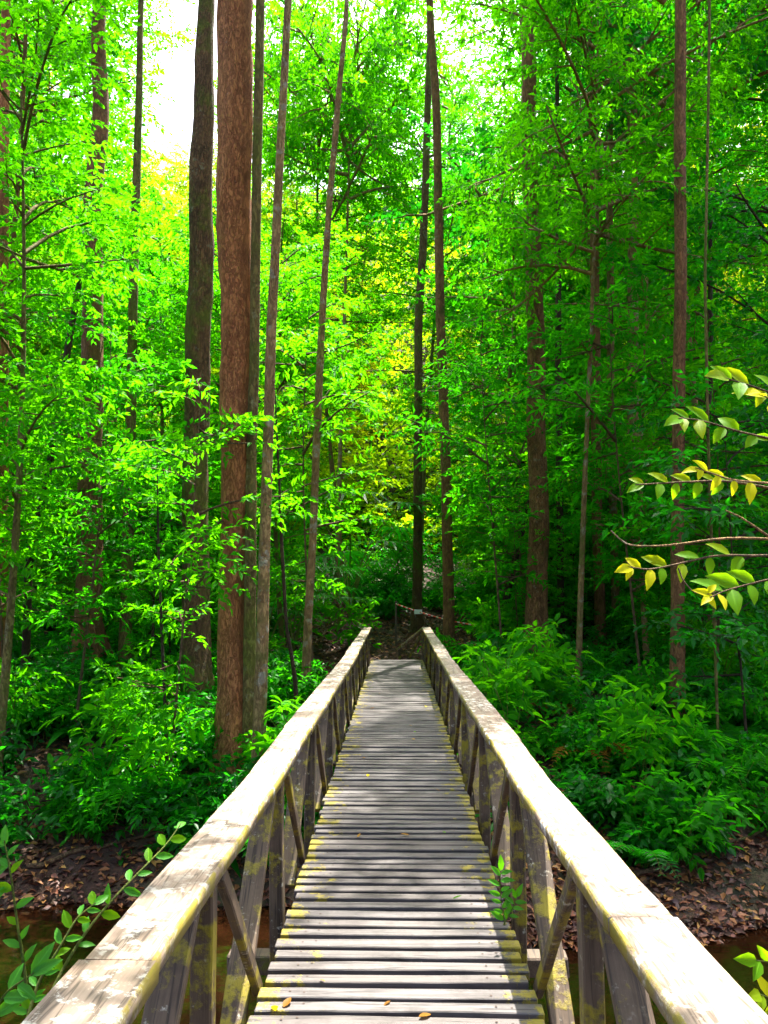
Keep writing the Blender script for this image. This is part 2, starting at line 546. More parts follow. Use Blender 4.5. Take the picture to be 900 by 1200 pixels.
def make_variant(seed, H, h0, nb, rad, trunk_r, leaf, aspect, matL, matB, k=13, twig=0.5, lean=0.3, tmpl=LEAF4, **kw):
    r_ = np.random.default_rng(seed)
    ph = r_.uniform(0, 6.28, 4)
    amp = lean * H / 10

    def axis(z):
        u = z / H
        return (amp * (math.sin(ph[0] + 2.2 * u) - math.sin(ph[0])), amp * (math.sin(ph[1] + 2.6 * u) - math.sin(ph[1])))
    tubes, TP, TA = crown_arrays(r_, H, h0, nb, rad, axis=axis, **kw)
    zs = np.linspace(-0.3, H, 26)
    pts = np.array([[*axis(max(z, 0)), z] for z in zs])
    fl = trunk_r * (1 - 0.8 * np.clip(zs / H, 0, 1)) * (1 + 0.7 * np.exp(-np.clip(zs + 0.3, 0, 9) / 0.35))
    trunk = tubes_mesh('trunk', [(pts, fl)], matB, 10, wob=0.10, seed=seed)
    # thin branches share the trunk's mesh: they move with it and are mostly hidden by leaves
    br = tubes_mesh('limbs', tubes, matB, 4, seed=seed)
    P, D, U, ti = spray_leaves(TP, TA, k, twig * r_.uniform(0.7, 1.2, len(TP)), r_)
    cl = 0.5 + 0.22 * np.array([noise.noise(Vector(p) * 0.55 + Vector((seed, 0, 0))) for p in TP])
    vv = np.clip(cl[ti] + r_.normal(0, 0.17, len(P)), 0, 0.97)
    vv[r_.uniform(0, 1, len(P)) > 0.996] = 1.0
    Ls = leaf * r_.uniform(0.6, 1.2, len(P))
    crown = leaves_mesh('crown', P, D, U, Ls, aspect, matL, tmpl, vv)
    return {'trunk': trunk, 'limbs': br, 'crown': crown, 'H': H, 'rad': rad, 'n': len(P)}


def place(var, name, loc, label, cat, group, rz=0.0, s=1.0, parts=('trunk', 'limbs', 'crown'), crown_mat=None):
    e = empty(name, loc, label, cat, group, rz, s)
    for p in parts:
        o = link(p, var[p], e)
        if p == 'crown' and crown_mat is not None:
            o.material_slots[0].link = 'OBJECT'
            o.material_slots[0].material = crown_mat
    return e


# ------------------------------------------------------------------ terrain and stream
PY = [-60, -6, -1.5, 1.2, 2.6, 4.5, 7.5, 9.0, 10.0, 11.5, 13.5, 17, 20, 24, 30, 35, 62, 120]
PZ = [0.5, 0.2, -0.12, -0.9, -1.95, -2.6, -2.6, -2.2, -1.65, -1.05, -0.52, -0.2, 0.1, 0.62, 1.35, 3.2, 29, 60]


def ground_z(x, y):
    xa = np.asarray(x, float); ya = np.asarray(y, float)
    meander = 0.55 * np.sin(xa * 0.33 + 0.6) + 0.35 * np.sin(xa * 0.9)
    fade = np.clip(1 - np.abs(ya - 6) / 12, 0, 1)
    z = np.interp(ya + meander * fade, PY, PZ)
    dip = np.exp(-((xa + 0.3) / 2.2) ** 2)
    z = z - 0.62 * dip * np.exp(-((ya - 19.5) / 3.0) ** 2)
    z = z + 0.10 * np.sin(xa * 1.3 + ya * 0.7) * np.sin(ya * 0.9 - xa * 0.4) + 0.05 * np.sin(xa * 3.1 - ya * 2.3)
    z = z + 0.035 * np.clip(np.abs(xa) - 10, 0, 60) + 0.10 * np.clip(np.abs(xa) - 4, 0, 6) * np.clip((ya - 13) / 6, 0, 1)
    return z


def gz(x, y):
    return float(ground_z(x, y))


def axis_pts(lo, hi, c, near, far, width):
    out = [c]
    while out[-1] < hi:
        out.append(out[-1] + near + (far - near) * min(1, max(0, (out[-1] - c - width) / 40)))
    neg = [c]
    while neg[-1] > lo:
        neg.append(neg[-1] - near - (far - near) * min(1, max(0, (c - neg[-1] - width) / 40)))
    return np.array(neg[::-1] + out[1:])


gx = axis_pts(-150, 150, 0, 0.22, 8, 12)
gy = axis_pts(-60, 220, 13, 0.22, 8, 13)
XX, YY = np.meshgrid(gx, gy)
ZZ = ground_z(XX, YY) + 0.02 * rng.normal(0, 1, XX.shape)
nx, ny = len(gx), len(gy)
ii = (np.arange(ny - 1)[:, None] * nx + np.arange(nx - 1)[None]).ravel()
gfaces = np.stack([ii, ii + 1, ii + nx + 1, ii + nx], -1)
ground = link('ground', np_mesh('ground', np.stack([XX, YY, ZZ], -1).reshape(-1, 3), gfaces, ground_mat(), smooth=True))
tag(ground, 'brown forest floor sloping down to the stream', 'ground', kind='structure')
WATER_Z = -2.02
wv = np.array([[-60, -1, WATER_Z], [60, -1, WATER_Z], [60, 13, WATER_Z], [-60, 13, WATER_Z]])
stream = link('stream_water', np_mesh('stream_water', wv, np.array([[0, 1, 2, 3]]), water_mat()))
tag(stream, 'shallow brown stream running under the footbridge', 'stream', kind='structure')

# fallen leaves on the forest floor: nobody could count them
nl = 60000
lx = rng.uniform(-1, 1, nl); ly = 8.6 + 21 * rng.uniform(0, 1, nl) ** 2.1
lx = lx * (2.5 + 0.55 * ly)
lx = np.concatenate([lx, rng.uniform(-3.6, 3.0, 9000)]); ly = np.concatenate([ly, rng.uniform(17.8, 27, 9000)])
lz = ground_z(lx, ly) + 0.025
keep = lz > WATER_Z - 0.02
lx, ly, lz = lx[keep], ly[keep], lz[keep]
n_ = len(lx)
az = rng.uniform(0, 6.28, n_)
litD = np.stack([np.cos(az), np.sin(az), rng.normal(0, 0.3, n_)], -1)
litU = np.stack([rng.normal(0, 0.45, n_), rng.normal(-0.15, 0.45, n_), np.ones(n_)], -1)
litter = link('leaf_litter', leaves_mesh('leaf_litter', np.stack([lx, ly, lz], -1), litD, litU, rng.uniform(0.06, 0.15, n_), 0.5, litter_mat()))
tag(litter, 'reddish brown dead leaves covering the banks', 'leaf litter', kind='stuff')

# ------------------------------------------------------------------ footbridge
bridge = empty('footbridge', (0, 0, 0), 'narrow weathered timber footbridge with plank deck and braced handrails', 'footbridge')
R_H = ([-3, 1.6, 3.0, 3.9, 5.1, 8, 10.9, 14, 17.7], [0.80, 0.80, 0.755, 0.725, 0.725, 0.685, 0.655, 0.66, 0.675])


def rail_h(y):
    return float(np.interp(y, *R_H))


def box_mesh(name, lx_, ly_, lz_, mat, cuts=(1, 1, 1), jit=0.0, bev=0.006, seed=0, warp=0.0):
    """a bevelled board with slightly uneven faces, centred"""
    import bmesh
    bm = bmesh.new()
    bmesh.ops.create_cube(bm, size=1)
    bmesh.ops.scale(bm, vec=(lx_, ly_, lz_), verts=bm.verts)
    if bev:
        bmesh.ops.bevel(bm, geom=bm.edges[:], offset=bev, segments=1, affect='EDGES', profile=0.5)
    for ax, n in enumerate(cuts):
        L = (lx_, ly_, lz_)[ax]
        for i in range(1, n):
            co = [0, 0, 0]; no = [0, 0, 0]
            co[ax] = -L / 2 + L * i / n; no[ax] = 1
            bmesh.ops.bisect_plane(bm, geom=bm.verts[:] + bm.edges[:] + bm.faces[:], plane_co=co, plane_no=no)
    for v in bm.verts:
        q = v.co * 9 + Vector((seed * 3.7, seed, 0))
        if jit:
            v.co += Vector((noise.noise(q), noise.noise(q + Vector((31, 0, 0))), noise.noise(q + Vector((0, 57, 0))))) * jit
        if warp:
            v.co.z += warp * math.sin(v.co.x * 2.5 + seed) + warp * noise.noise(Vector((v.co.x * 2, seed, 0)))
    me = bpy.data.meshes.new(name)
    bm.to_mesh(me)
    bm.free()
    me.materials.append(mat)
    return me


plank_meshes = [box_mesh('plank', 1.10 + 0.016 * math.sin(i * 2.1), 0.079 - 0.005 * (i % 4), 0.038, W_DECK, (6, 1, 1), 0.004, 0.004, i * 1.3, 0.002) for i in range(7)]
NAIL = simple('nail_heads', (0.05, 0.03, 0.022), 0.7)
for me in plank_meshes:
    import bmesh
    bm = bmesh.new(); bm.from_mesh(me)
    for sx in (-0.435, -0.375, 0.372, 0.43):
        cy_ = R.uniform(-0.018, 0.018)
        zt = max(v.co.z for v in bm.verts if abs(v.co.x - sx) < 0.2) + 0.0006
        f = bm.faces.new([bm.verts.new((sx + 0.0055 * math.cos(a * math.pi / 3), cy_ + 0.0055 * math.sin(a * math.pi / 3), zt)) for a in range(6)])
        f.material_index = 1
    bm.to_mesh(me); bm.free()
    me.materials.append(NAIL)
y = -2.2
while y < 17.62:
    o = link('plank', plank_meshes[R.randrange(7)], bridge, (R.gauss(0, 0.005), y, -0.019 + R.gauss(0, 0.002)))
    o.rotation_euler = (R.gauss(0, 0.012), R.gauss(0, 0.002), R.gauss(0, 0.0035) + (math.pi if R.random() < 0.5 else 0))
    y += 0.1125 + R.gauss(0, 0.0022)

posts_y = [-0.5 + 1.6 * i for i in range(12)]          # -0.6 .. 17.0
posts_y[-1] = 17.45
for sgn in (-1, 1):
    # handrail boards, butted end to end, following the sag of the rail
    joints = [-2.6, 1.92 if sgn < 0 else 2.2, 5.3 if sgn < 0 else 4.9, 8.6, 11.6, 14.6, 17.72]
    for bi, (a, b) in enumerate(zip(joints[:-1], joints[1:])):
        n = 28
        V, F = [], []
        ys = np.linspace(a + 0.0012, b - 0.0012, n)
        for q, yy in enumerate(ys):
            e = [0.006 * noise.noise(Vector((yy * 2.2, 5 * s_ + sgn * 9, bi * 7))) for s_ in range(4)]
            e2 = [0.003 * noise.noise(Vector((yy * 9, 3 * s_ + sgn * 5, bi * 3))) for s_ in range(4)]
            zt = rail_h(yy) + 0.0012 * (bi % 2)
            wi, wo, th = 0.541 + 0.006 * math.sin(bi * 2 + sgn), 0.722 + 0.006 * math.cos(bi * 3), 0.048
            pr = [(wi + e[0], zt - 0.007 + e2[0]), (wi + 0.008 + e[0], zt + e2[0]), (wo - 0.008 + e[1], zt + e2[1]), (wo + e[1], zt - 0.008 + e2[1]),
                  (wo + e[1], zt - th), (wi + e[0] + 0.002, zt - th + e2[2])]
            for (xx, zz) in pr:
                V.append((sgn * xx, yy, zz))
        k = 6
        for q in range(n - 1):
            for s_ in range(k):
                f = [q * k + s_, q * k + (s_ + 1) % k, (q + 1) * k + (s_ + 1) % k, (q + 1) * k + s_]
                F.append(f if sgn < 0 else f[::-1])
        for q0 in (0, (n - 1) * k):
            F.append([q0 + 0, q0 + 1, q0 + 2, q0 + 3]); F.append([q0 + 0, q0 + 3, q0 + 4, q0 + 5])
        V = np.array(V)
        c0 = V.mean(0)
        link('handrail', np_mesh('handrail', V - c0, np.array(F), W_RAIL), bridge, c0)
    for i, py_ in enumerate(posts_y):
        top = rail_h(py_) - 0.05
        hgt = top + 0.34
        me = box_mesh('post', 0.068, 0.078, hgt, W_POST, (1, 1, 6), 0.005, 0.006, i + sgn * 5)
        o = link('post', me, bridge, (sgn * 0.612, py_, top - hgt / 2))
        o.rotation_euler = (R.gauss(0, 0.01), R.gauss(0, 0.012), 0)
    for i, (a, b) in enumerate(zip(posts_y[:-1], posts_y[1:])):
        for kind_ in (0, 1):
            if kind_ == 0:      # wide board, from the far post's head down to the near post's foot
                p0 = Vector((sgn * 0.648, b - 0.08, rail_h(b) - 0.07)); p1 = Vector((sgn * 0.652, (a + b) / 2 - 0.14, -0.14))
                wx, wt = 0.098, 0.042
            else:               # narrow batten inside it, the other way
                p0 = Vector((sgn * 0.583, a + 0.075, rail_h(a) - 0.075)); p1 = Vector((sgn * 0.578, (a + b) / 2 + 0.07, -0.06))
                wx, wt = 0.034, 0.055
            d = p1 - p0
            ln = d.length
            me = box_mesh('brace', wx, wt, ln, W_POST, (1, 1, 6), 0.005, 0.005, i * 2 + kind_ + sgn * 3)
            o = link('brace', me, bridge, (p0 + p1) / 2)
            o.rotation_euler = (math.atan2(-d.y, d.z) , 0, 0)
    o = link('girder', box_mesh('girder', 0.14, 19.8, 0.22, W_BEAM, (1, 20, 1), 0.012, 0.01, 3 + sgn), bridge, (sgn * 0.40, 7.7, -0.152))
for i, py_ in enumerate(posts_y):
    link('bearer', box_mesh('bearer', 1.75, 0.11, 0.10, W_BEAM, (8, 1, 1), 0.008, 0.008, i), bridge, (0, py_ + 0.11, -0.315))
# trestle legs standing in the stream bed
for py_ in (5.8, 12.2):
    for sgn in (-1, 1):
        z0 = gz(sgn * 0.62, py_) - 0.3
        link('trestle_leg', box_mesh('trestle_leg', 0.15, 0.15, -0.37 - z0, W_BEAM, (1, 1, 5), 0.012, 0.012, py_ + sgn), bridge, (sgn * 0.62, py_ + 0.11, (z0 - 0.37) / 2))

# steps turning down to the left at the far end, with their own sloping handrail
steps = empty('timber_steps', (0, 17.7, -0.4), 'small flight of timber steps turning off the far bridge end', 'steps')
for i in range(3):
    o = link('tread', box_mesh('tread', 1.05, 0.28, 0.045, W_DECK, (4, 1, 1), 0.004, 0.005, i), steps, (-0.06 * i, 0.12 + 0.27 * i, 0.22 - 0.17 * i))
p0, p1 = Vector((0.60, 0.08, 1.06)), Vector((0.03, 0.95, 0.52))
d = (p1 - p0)
o = link('handrail', box_mesh('handrail', 0.10, d.length, 0.045, W_RAIL, (1, 6, 1), 0.004, 0.006, 2), steps, (p0 + p1) / 2)
o.rotation_mode = 'QUATERNION'
o.rotation_quaternion = d.to_track_quat('Y', 'Z')
for f in (0.06, 0.94):
    q = p0.lerp(p1, f)
    link('post', box_mesh('post', 0.07, 0.07, 0.66, W_POST, (1, 1, 4), 0.004, 0.005, f), steps, (q.x, q.y, q.z - 0.36))
for (fa, za, fb, zb) in ((0.1, -0.08, 0.9, -0.55), (0.1, -0.55, 0.9, -0.10)):
    a_, b_ = p0.lerp(p1, fa) + Vector((0, 0, za)), p0.lerp(p1, fb) + Vector((0, 0, zb))
    d = b_ - a_
    o = link('brace', box_mesh('brace', 0.03, d.length, 0.07, W_POST, (1, 4, 1), 0.004, 0.005, fa + za), steps, (a_ + b_) / 2)
    o.rotation_mode = 'QUATERNION'
    o.rotation_quaternion = d.to_track_quat('Y', 'Z')

# ------------------------------------------------------------------ tree kinds (mesh data shared by the copies)
VAR = {}
VAR['tall_a'] = make_variant(1, 21, 6.0, 46, 3.5, 0.10, 0.151, 0.52, LEAF['mid'], BARK['brown'], k=17, twig=0.6, lean=0.35)
VAR['tall_b'] = make_variant(2, 19, 4.5, 46, 3.1, 0.08, 0.135, 0.56, LEAF['deep'], BARK['olive'], k=17, twig=0.55, lean=0.3)
VAR['mid_a'] = make_variant(3, 11, 2.2, 40, 2.7, 0.085, 0.127, 0.54, LEAF['mid'], BARK['pale'], tmpl=LEAF6, k=17, twig=0.5, rise=0.2)
VAR['mid_b'] = make_variant(4, 12, 3.0, 38, 2.5, 0.08, 0.159, 0.48, LEAF['lime'], BARK['olive'], tmpl=LEAF6, k=15, twig=0.6, rise=0.25)
VAR['mid_c'] = make_variant(5, 9, 1.4, 38, 2.3, 0.07, 0.112, 0.57, LEAF['deep'], BARK['dark'], tmpl=LEAF6, k=17, twig=0.45, rise=0.15)
VAR['low_a'] = make_variant(6, 5.5, 0.7, 28, 1.9, 0.04, 0.145, 0.52, LEAF['mid'], BARK['twig'], tmpl=LEAF6, k=11, twig=0.45, sub_step=0.36, spr_step=0.24, rise=0.2)
VAR['low_b'] = make_variant(7, 4.5, 0.5, 26, 1.7, 0.035, 0.126, 0.58, LEAF['deep'], BARK['dark'], tmpl=LEAF6, k=11, twig=0.4, sub_step=0.34, spr_step=0.22, rise=0.2)
VAR['over'] = make_variant(13, 11.0, 8.0, 30, 3.5, 0.09, 0.17, 0.5, LEAF['mid'], BARK['pale'], k=13, twig=0.55, rise=0.25, base_narrow=1.0, top_narrow=0.9)
VAR['arch'] = make_variant(12, 12.5, 7.0, 34, 3.3, 0.07, 0.17, 0.42, LEAF['lime'], BARK['pale'], k=13, twig=0.55, rise=0.1, base_narrow=0.9)
VAR['sap_a'] = make_variant(8, 6.0, 1.2, 24, 1.1, 0.022, 0.15, 0.38, LEAF['lime'], BARK['twig'], k=9, twig=0.45, sub_step=0.35, rise=0.1, base_narrow=0.8)
VAR['sap_b'] = make_variant(9, 4.0, 0.8, 20, 0.9, 0.016, 0.14, 0.42, LEAF['mid'], BARK['dark'], k=9, twig=0.4, sub_step=0.33, rise=0.1, base_narrow=0.8)


def make_high(seed, H, h0, nb, rad, leaf, matL, matB):
    r_ = np.random.default_rng(seed)
    tubes, TP, TA = crown_arrays(r_, H, h0, nb, rad, sub_step=0.6, spr_step=0.42, rise=0.7, top_narrow=0.5)
    P, D, U, ti = spray_leaves(TP, TA, 11, 0.6, r_)
    return {'limbs': tubes_mesh('limbs', tubes, matB, 5), 'crown': leaves_mesh('crown', P, D, U, leaf * r_.uniform(0.7, 1.2, len(P)), 0.42, matL, LEAF4, np.clip(r_.normal(0.5, 0.2, len(P)), 0, 0.97))}


VAR['high'] = make_high(20, 6.5, 0.0, 26, 3.4, 0.20, LEAF['mid'], BARK['brown'])

# ------------------------------------------------------------------ the trunks one can tell apart in the photograph
def trunk_tree(name, Y, pix, base_py, top_z, bark, label, crown=None, crown_s=1.0, flare=0.6, butt=0, group=None, tip=0.55, wob=0.06, ivy=0):
    """pix: list of (px, py, width px) down the trunk, top first"""
    pts, rad = [], []
    base_px = pix[-1][0]
    b = at(base_px, base_py, Y)
    bz = gz(b.x, Y)
    rows = sorted([(at(px, py, Y), w * Y / FPX / 2) for px, py, w in pix], key=lambda r: r[0].z)
    zz = [r[0].z for r in rows]
    xx = [r[0].x for r in rows]
    rr = [r[1] for r in rows]
    # carry on above the frame with the last lean
    sl = (xx[-1] - xx[0]) / max(0.5, zz[-1] - zz[0]) * 0.6
    zt = top_z
    xx.append(xx[-1] + sl * (zt - zz[-1])); rr.append(rr[-1] * tip); zz.append(zt)
    n = 60
    zs = np.concatenate([np.linspace(bz - 0.4, bz + 1.5, 14), np.linspace(bz + 1.6, zt, n)])
    X = np.interp(zs, zz, xx)
    # smooth the path
    for _ in range(3):
        X[1:-1] = (X[:-2] + 2 * X[1:-1] + X[2:]) / 4
    seed = int(abs(base_px) * 7 + Y * 3)
    wx = np.array([noise.noise(Vector((z * 0.5, seed, 0))) for z in zs]) * rr[0] * 0.25
    wy = np.array([noise.noise(Vector((z * 0.4, seed, 9))) for z in zs]) * rr[0] * 0.5
    Rr = np.interp(zs, zz, rr) * (1 + flare * np.exp(-np.clip(zs - bz, 0, 50) / 0.45))
    P = np.stack([X + wx, np.full(len(zs), Y) + wy, zs], -1)
    root = np.array([X[6], Y, bz])
    e = empty(name, tuple(root), label, 'tree', group)
    link('trunk', tubes_mesh('trunk', [(P - root, Rr)], bark, 20, wob=wob, seed=seed), e)
    for i in range(butt):
        a = i * 2 * math.pi / butt + 0.5
        rdir = np.array([math.cos(a), math.sin(a), 0])
        V, F = [], []
        m_ = 8
        r0 = rr[0] * 0.6
        for q in range(m_ + 1):
            t = q / m_
            h_ = 1.5 * (1 - t) ** 2.2 + 0.02
            p = rdir * (r0 + t * rr[0] * 3.2)
            w_ = 0.06 * (1.3 - t)
            nrm = np.array([-rdir[1], rdir[0], 0])
            gzz = gz(root[0] + p[0], root[1] + p[1]) - bz
            for s_ in (-1, 1):
                V.append(p + nrm * w_ * s_ * 1.6 + np.array([0, 0, gzz - 0.15]))
                V.append(p + nrm * w_ * s_ * 0.5 + np.array([0, 0, gzz + h_]))
        for q in range(m_):
            b0 = q * 4; c0 = b0 + 4
            F += [[b0, b0 + 1, c0 + 1, c0], [b0 + 1, b0 + 3, c0 + 3, c0 + 1], [b0 + 3, b0 + 2, c0 + 2, c0 + 3]]
        link('buttress_root', np_mesh('buttress_root', np.array(V), np.array(F), bark, smooth=True), e)
    if crown:
        top = P[-1] - root
        for p in ('limbs', 'crown'):
            o = link(p, VAR[crown][p], e, tuple(top - np.array([0, 0, 4.0 * crown_s])))
            o.scale = (crown_s,) * 3
            o.rotation_euler = (0, 0, seed % 7)
    return e, P, Rr


BIG = 'big trunks standing along the stream banks'
tA = trunk_tree('tree', 11.5, [(276, 0, 43), (276, 200, 42), (277, 400, 40), (277, 600, 41), (276, 900, 43)], 905, 19, BARK['red'], 'thick reddish brown trunk, the widest of the trees beside the left handrail', 'high', 1.0, 0.55, wob=0.1)
tB = trunk_tree('tree', 13.5, [(243, 0, 20), (240, 100, 24), (236, 200, 27), (233, 400, 29), (227, 600, 30), (231, 800, 31)], 835, 20, BARK['moss'], 'dark mossy trunk with slight bend just behind the reddish trunk', 'high', 1.0, 0.8, wob=0.12)
trunk_tree('tree', 11.3, [(305, 0, 11), (301, 200, 12), (298, 400, 12), (294, 600, 13), (292, 880, 16)], 890, 14, BARK['olive'], 'thin olive trunk touching the right side of the reddish trunk', None, 1, 0.4)
trunk_tree('tree', 10.9, [(338, 0, 9), (327, 200, 10), (318, 400, 12), (311, 600, 13), (304, 850, 15)], 880, 14, BARK['pale'], 'thin pale trunk leaning right beside the reddish trunk and left handrail', None, 1, 0.4)
trunk_tree('tree', 14.5, [(405, 30, 6), (396, 120, 7), (380, 320, 8), (374, 450, 9), (366, 640, 9), (358, 800, 10)], 810, 15, BARK['pale'], 'very thin pale trunk leaning right just left of the far handrail', None, 1, 0.5)
trunk_tree('tree', 23, [(502, 100, 8), (498, 233, 9), (491, 367, 10), (490, 500, 10), (489, 705, 11)], 705, 19, BARK['moss'], 'thin dark trunk straight above the far end of the bridge', None, 1, 0.7)
trunk_tree('tree', 19.6, [(503, 0, 9), (510, 100, 10), (513, 200, 10), (516, 380, 11), (523, 550, 12), (526, 733, 13)], 733, 20, BARK['brown'], 'slender brown trunk rising behind the right end of the bridge', None, 1, 0.4)
trunk_tree('tree', 16.8, [(617, 0, 17), (621, 200, 19), (628, 400, 21), (631, 550, 22), (630, 712, 25)], 712, 21, BARK['brown'], 'stout brown trunk with flared foot on the slope right of the bridge', 'high', 0.9, 0.9, 3)
tH = trunk_tree('tree', 13, [(797, 0, 13), (797, 200, 14), (797, 400, 14), (794, 650, 15), (793, 850, 17)], 850, 17, BARK['brown'], 'straight slim brown pole trunk standing behind the yellow leaved branch', None, 1, 0.5)
trunk_tree('tree', 15.6, [(116, 0, 16), (114, 150, 20), (108, 350, 24), (106, 500, 27), (104, 720, 30)], 722, 21, BARK['brown'], 'broad brown trunk with spreading buttress roots at the far left', 'high', 0.9, 0.7, 5)
trunk_tree('tree', 15.8, [(166, 0, 7), (162, 150, 9), (157, 300, 11), (153, 500, 12), (148, 710, 14)], 712, 19, BARK['olive'], 'narrow straight trunk between the buttressed trunk and the mossy trunk', None, 1, 0.5)
trunk_tree('tree', 14, [(4, 150, 13), (3, 400, 14), (1, 700, 15)], 760, 16, BARK['red'], 'pinkish trunk cut by the left edge of the picture', None, 1, 0.5)
trunk_tree('tree', 15, [(92, 340, 7), (80, 410, 8), (55, 560, 8), (34, 660, 9)], 760, 8, BARK['dark'], 'thin dark leaning trunk left of the buttressed trunk', None, 1, 0.5, tip=0.3)
trunk_tree('tree', 19, [(654, 200, 6), (654, 300, 7), (655, 560, 8)], 690, 17, BARK['dark'], 'thin grey trunk just right of the stout flared trunk', None, 1, 0.5)
trunk_tree('tree', 19.5, [(694, 100, 9), (696, 230, 10), (698, 500, 12)], 680, 19, BARK['brown'], 'distant brown trunk between the grey trunk and the paler far trunks', None, 1, 0.5)
trunk_tree('tree', 20, [(714, 150, 8), (715, 300, 8), (716, 500, 9)], 680, 19, BARK['pale'], 'distant thin pale trunk, middle one of three on the right slope', None, 1, 0.5)
trunk_tree('tree', 19.3, [(741, 150, 12), (742, 300, 12), (742, 500, 13)], 680, 19, BARK['pale'], 'distant pale orange brown trunk nearest the slim brown pole trunk', None, 1, 0.5)
trunk_tree('tree', 16, [(832, 420, 7), (826, 560, 8), (821, 800, 9)], 800, 9, BARK['dark'], 'short thin dark trunk right of the slim brown pole trunk', None, 1, 0.5)
trunk_tree('tree', 19, [(628, 560, 6), (612, 620, 7), (596, 690, 8), (588, 735, 9)], 745, 5.2, BARK['dark'], 'thin dark leaning stem in front of the stout flared trunk', None, 1, 0.5, tip=0.3)
trunk_tree('tree', 12.5, [(327, 560, 3), (330, 640, 4), (336, 740, 4), (347, 800, 5)], 812, 4.6, BARK['dark'], 'wiry dark bending sapling stem between reddish trunk and left handrail', None, 1, 0.3, tip=0.4)
trunk_tree('tree', 11, [(186, 660, 3), (190, 760, 3.5), (198, 935, 4)], 940, 3.4, BARK['dark'], 'wiry upright sapling stem on the bank left of the mossy trunk', None, 1, 0.3, tip=0.4)
trunk_tree('tree', 28, [(783, 0, 8), (784, 200, 9), (784, 500, 10)], 690, 20, BARK['dark'], 'far dark trunk half hidden behind the slim brown pole trunk', None, 1, 0.5)

# leafy bough added out of view above the bridge, shaped to shade the deck
rl = np.random.default_rng(91)
hroot = np.array(tH[0].location)
l0 = np.array([4.5, 13.0, 11.3]); l1 = np.array([2.2, 12.4, 12.4]); l2 = np.array([1.2, 9.6, 11.2])
limb = bez(l0, l1, l2, 14)
TP = np.concatenate([limb[4:]] * 30) + rl.normal(0, 1, (300, 3)) * np.array([0.30, 0.5, 0.3])
aa = rl.uniform(0, 6.28, 300)
P, D, U, ti = spray_leaves(TP, np.stack([np.cos(aa), np.sin(aa), rl.normal(0, 0.2, 300)], -1), 12, 0.5, rl)
link('limb', tubes_mesh('limb', [(limb - hroot, np.linspace(0.05, 0.015, 14))], BARK['pale'], 8), tH[0])
link('crown', leaves_mesh('crown', P - hroot, D, U, rl.uniform(0.12, 0.2, len(P)), 0.42, LEAF['mid'], LEAF4), tH[0])  # leaves massed along the added bough for its shadow on the planks

# hanging liana at the upper right
lp = [at(832, -80, 12.2), at(831, 60, 12.2), at(829, 180, 12.2), at(826, 330, 12.1), at(830, 520, 12), at(838, 760, 12)]
lp = np.array([list(p) for p in lp])
lpi = np.stack([np.interp(np.linspace(0, 5, 40), np.arange(6), lp[:, i]) for i in range(3)], -1)
lpi[-1, 2] = gz(lpi[-1, 0], lpi[-1, 1]) - 0.05
li = link('liana', tubes_mesh('liana', [(lpi - lpi[-1], np.full(40, 0.022))], BARK['olive'], 8, wob=0.1), None, lpi[-1])
tag(li, 'thin pale liana hanging down right of the slim brown pole trunk', 'liana')

# ------------------------------------------------------------------ forest trees behind
def cap_height(x, y, rad):
    """tree height that keeps the two gaps of open sky clear"""
    a = x / y
    w = rad / y
    h = 99
    if -0.345 - w < a < -0.25 + w:
        h = min(h, 0.54 * y)
    if 0.09 - w < a < 0.145 + w:
        h = min(h, 0.62 * y)
    return h - gz(x, y) + 1.64


MARKS = [(-60, 'left picture edge'), (106, 'buttressed trunk'), (153, 'narrow straight trunk'), (230, 'mossy trunk'), (300, 'reddish trunk'),
         (372, 'very thin leaning trunk'), (490, 'thin dark trunk'), (524, 'slender brown trunk'), (630, 'stout flared trunk'),
         (716, 'distant pale trunks'), (797, 'slim brown pole trunk'), (960, 'right picture edge')]


def where_seen(x, y):
    px = VX + x / y * FPX
    for (a, na), (b, nb2) in zip(MARKS[:-1], MARKS[1:]):
        if px < b:
            return 'between ' + na + ' and ' + nb2
    return 'at the right picture edge'


def forest(kind, n, x_fun, ylo, yhi, smin, smax, label, group, name='tree', cat='tree', mats=None, mind=1.6, seed=0, ok=None, open_mid=0.4):
    rr = random.Random(seed)
    pts = []
    tries = 0
    while len(pts) < n and tries < 5000:
        tries += 1
        yy = rr.uniform(ylo, yhi)
        x_ = x_fun(rr, yy)
        if abs(x_ + 0.2) < 1.7 and yy < 20.5: continue
        if (-0.15 if yy < 22 else -0.34) < x_ / yy < 0.12 and rr.random() > open_mid: continue
        if abs(x_ + 0.6) < 3.0 and yy < 26: continue
        if yy < 17.5 and any(abs(x_ / yy - a_) < 0.06 for a_ in (0.172, -0.374)): continue
        if ok and not ok(x_, yy): continue
        if any((x_ - p) ** 2 + (yy - q) ** 2 < mind ** 2 for p, q in pts): continue
        pts.append((x_, yy))
    for i, (x_, yy) in enumerate(pts):
        kk = kind[i % len(kind)]
        v = VAR[kk]
        s = rr.uniform(smin, smax)
        cap = cap_height(x_, yy, v['rad'] * s * 0.5)
        if v['H'] * s > cap:
            s = max(0.35, cap / v['H'])
        place(v, name, (x_, yy, gz(x_, yy) - 0.05), label + ' ' + where_seen(x_, yy), cat, group, rr.uniform(0, 6.28), (s, s, s * rr.uniform(0.92, 1.08)),
              crown_mat=LEAF[rr.choice(mats)] if mats else None)


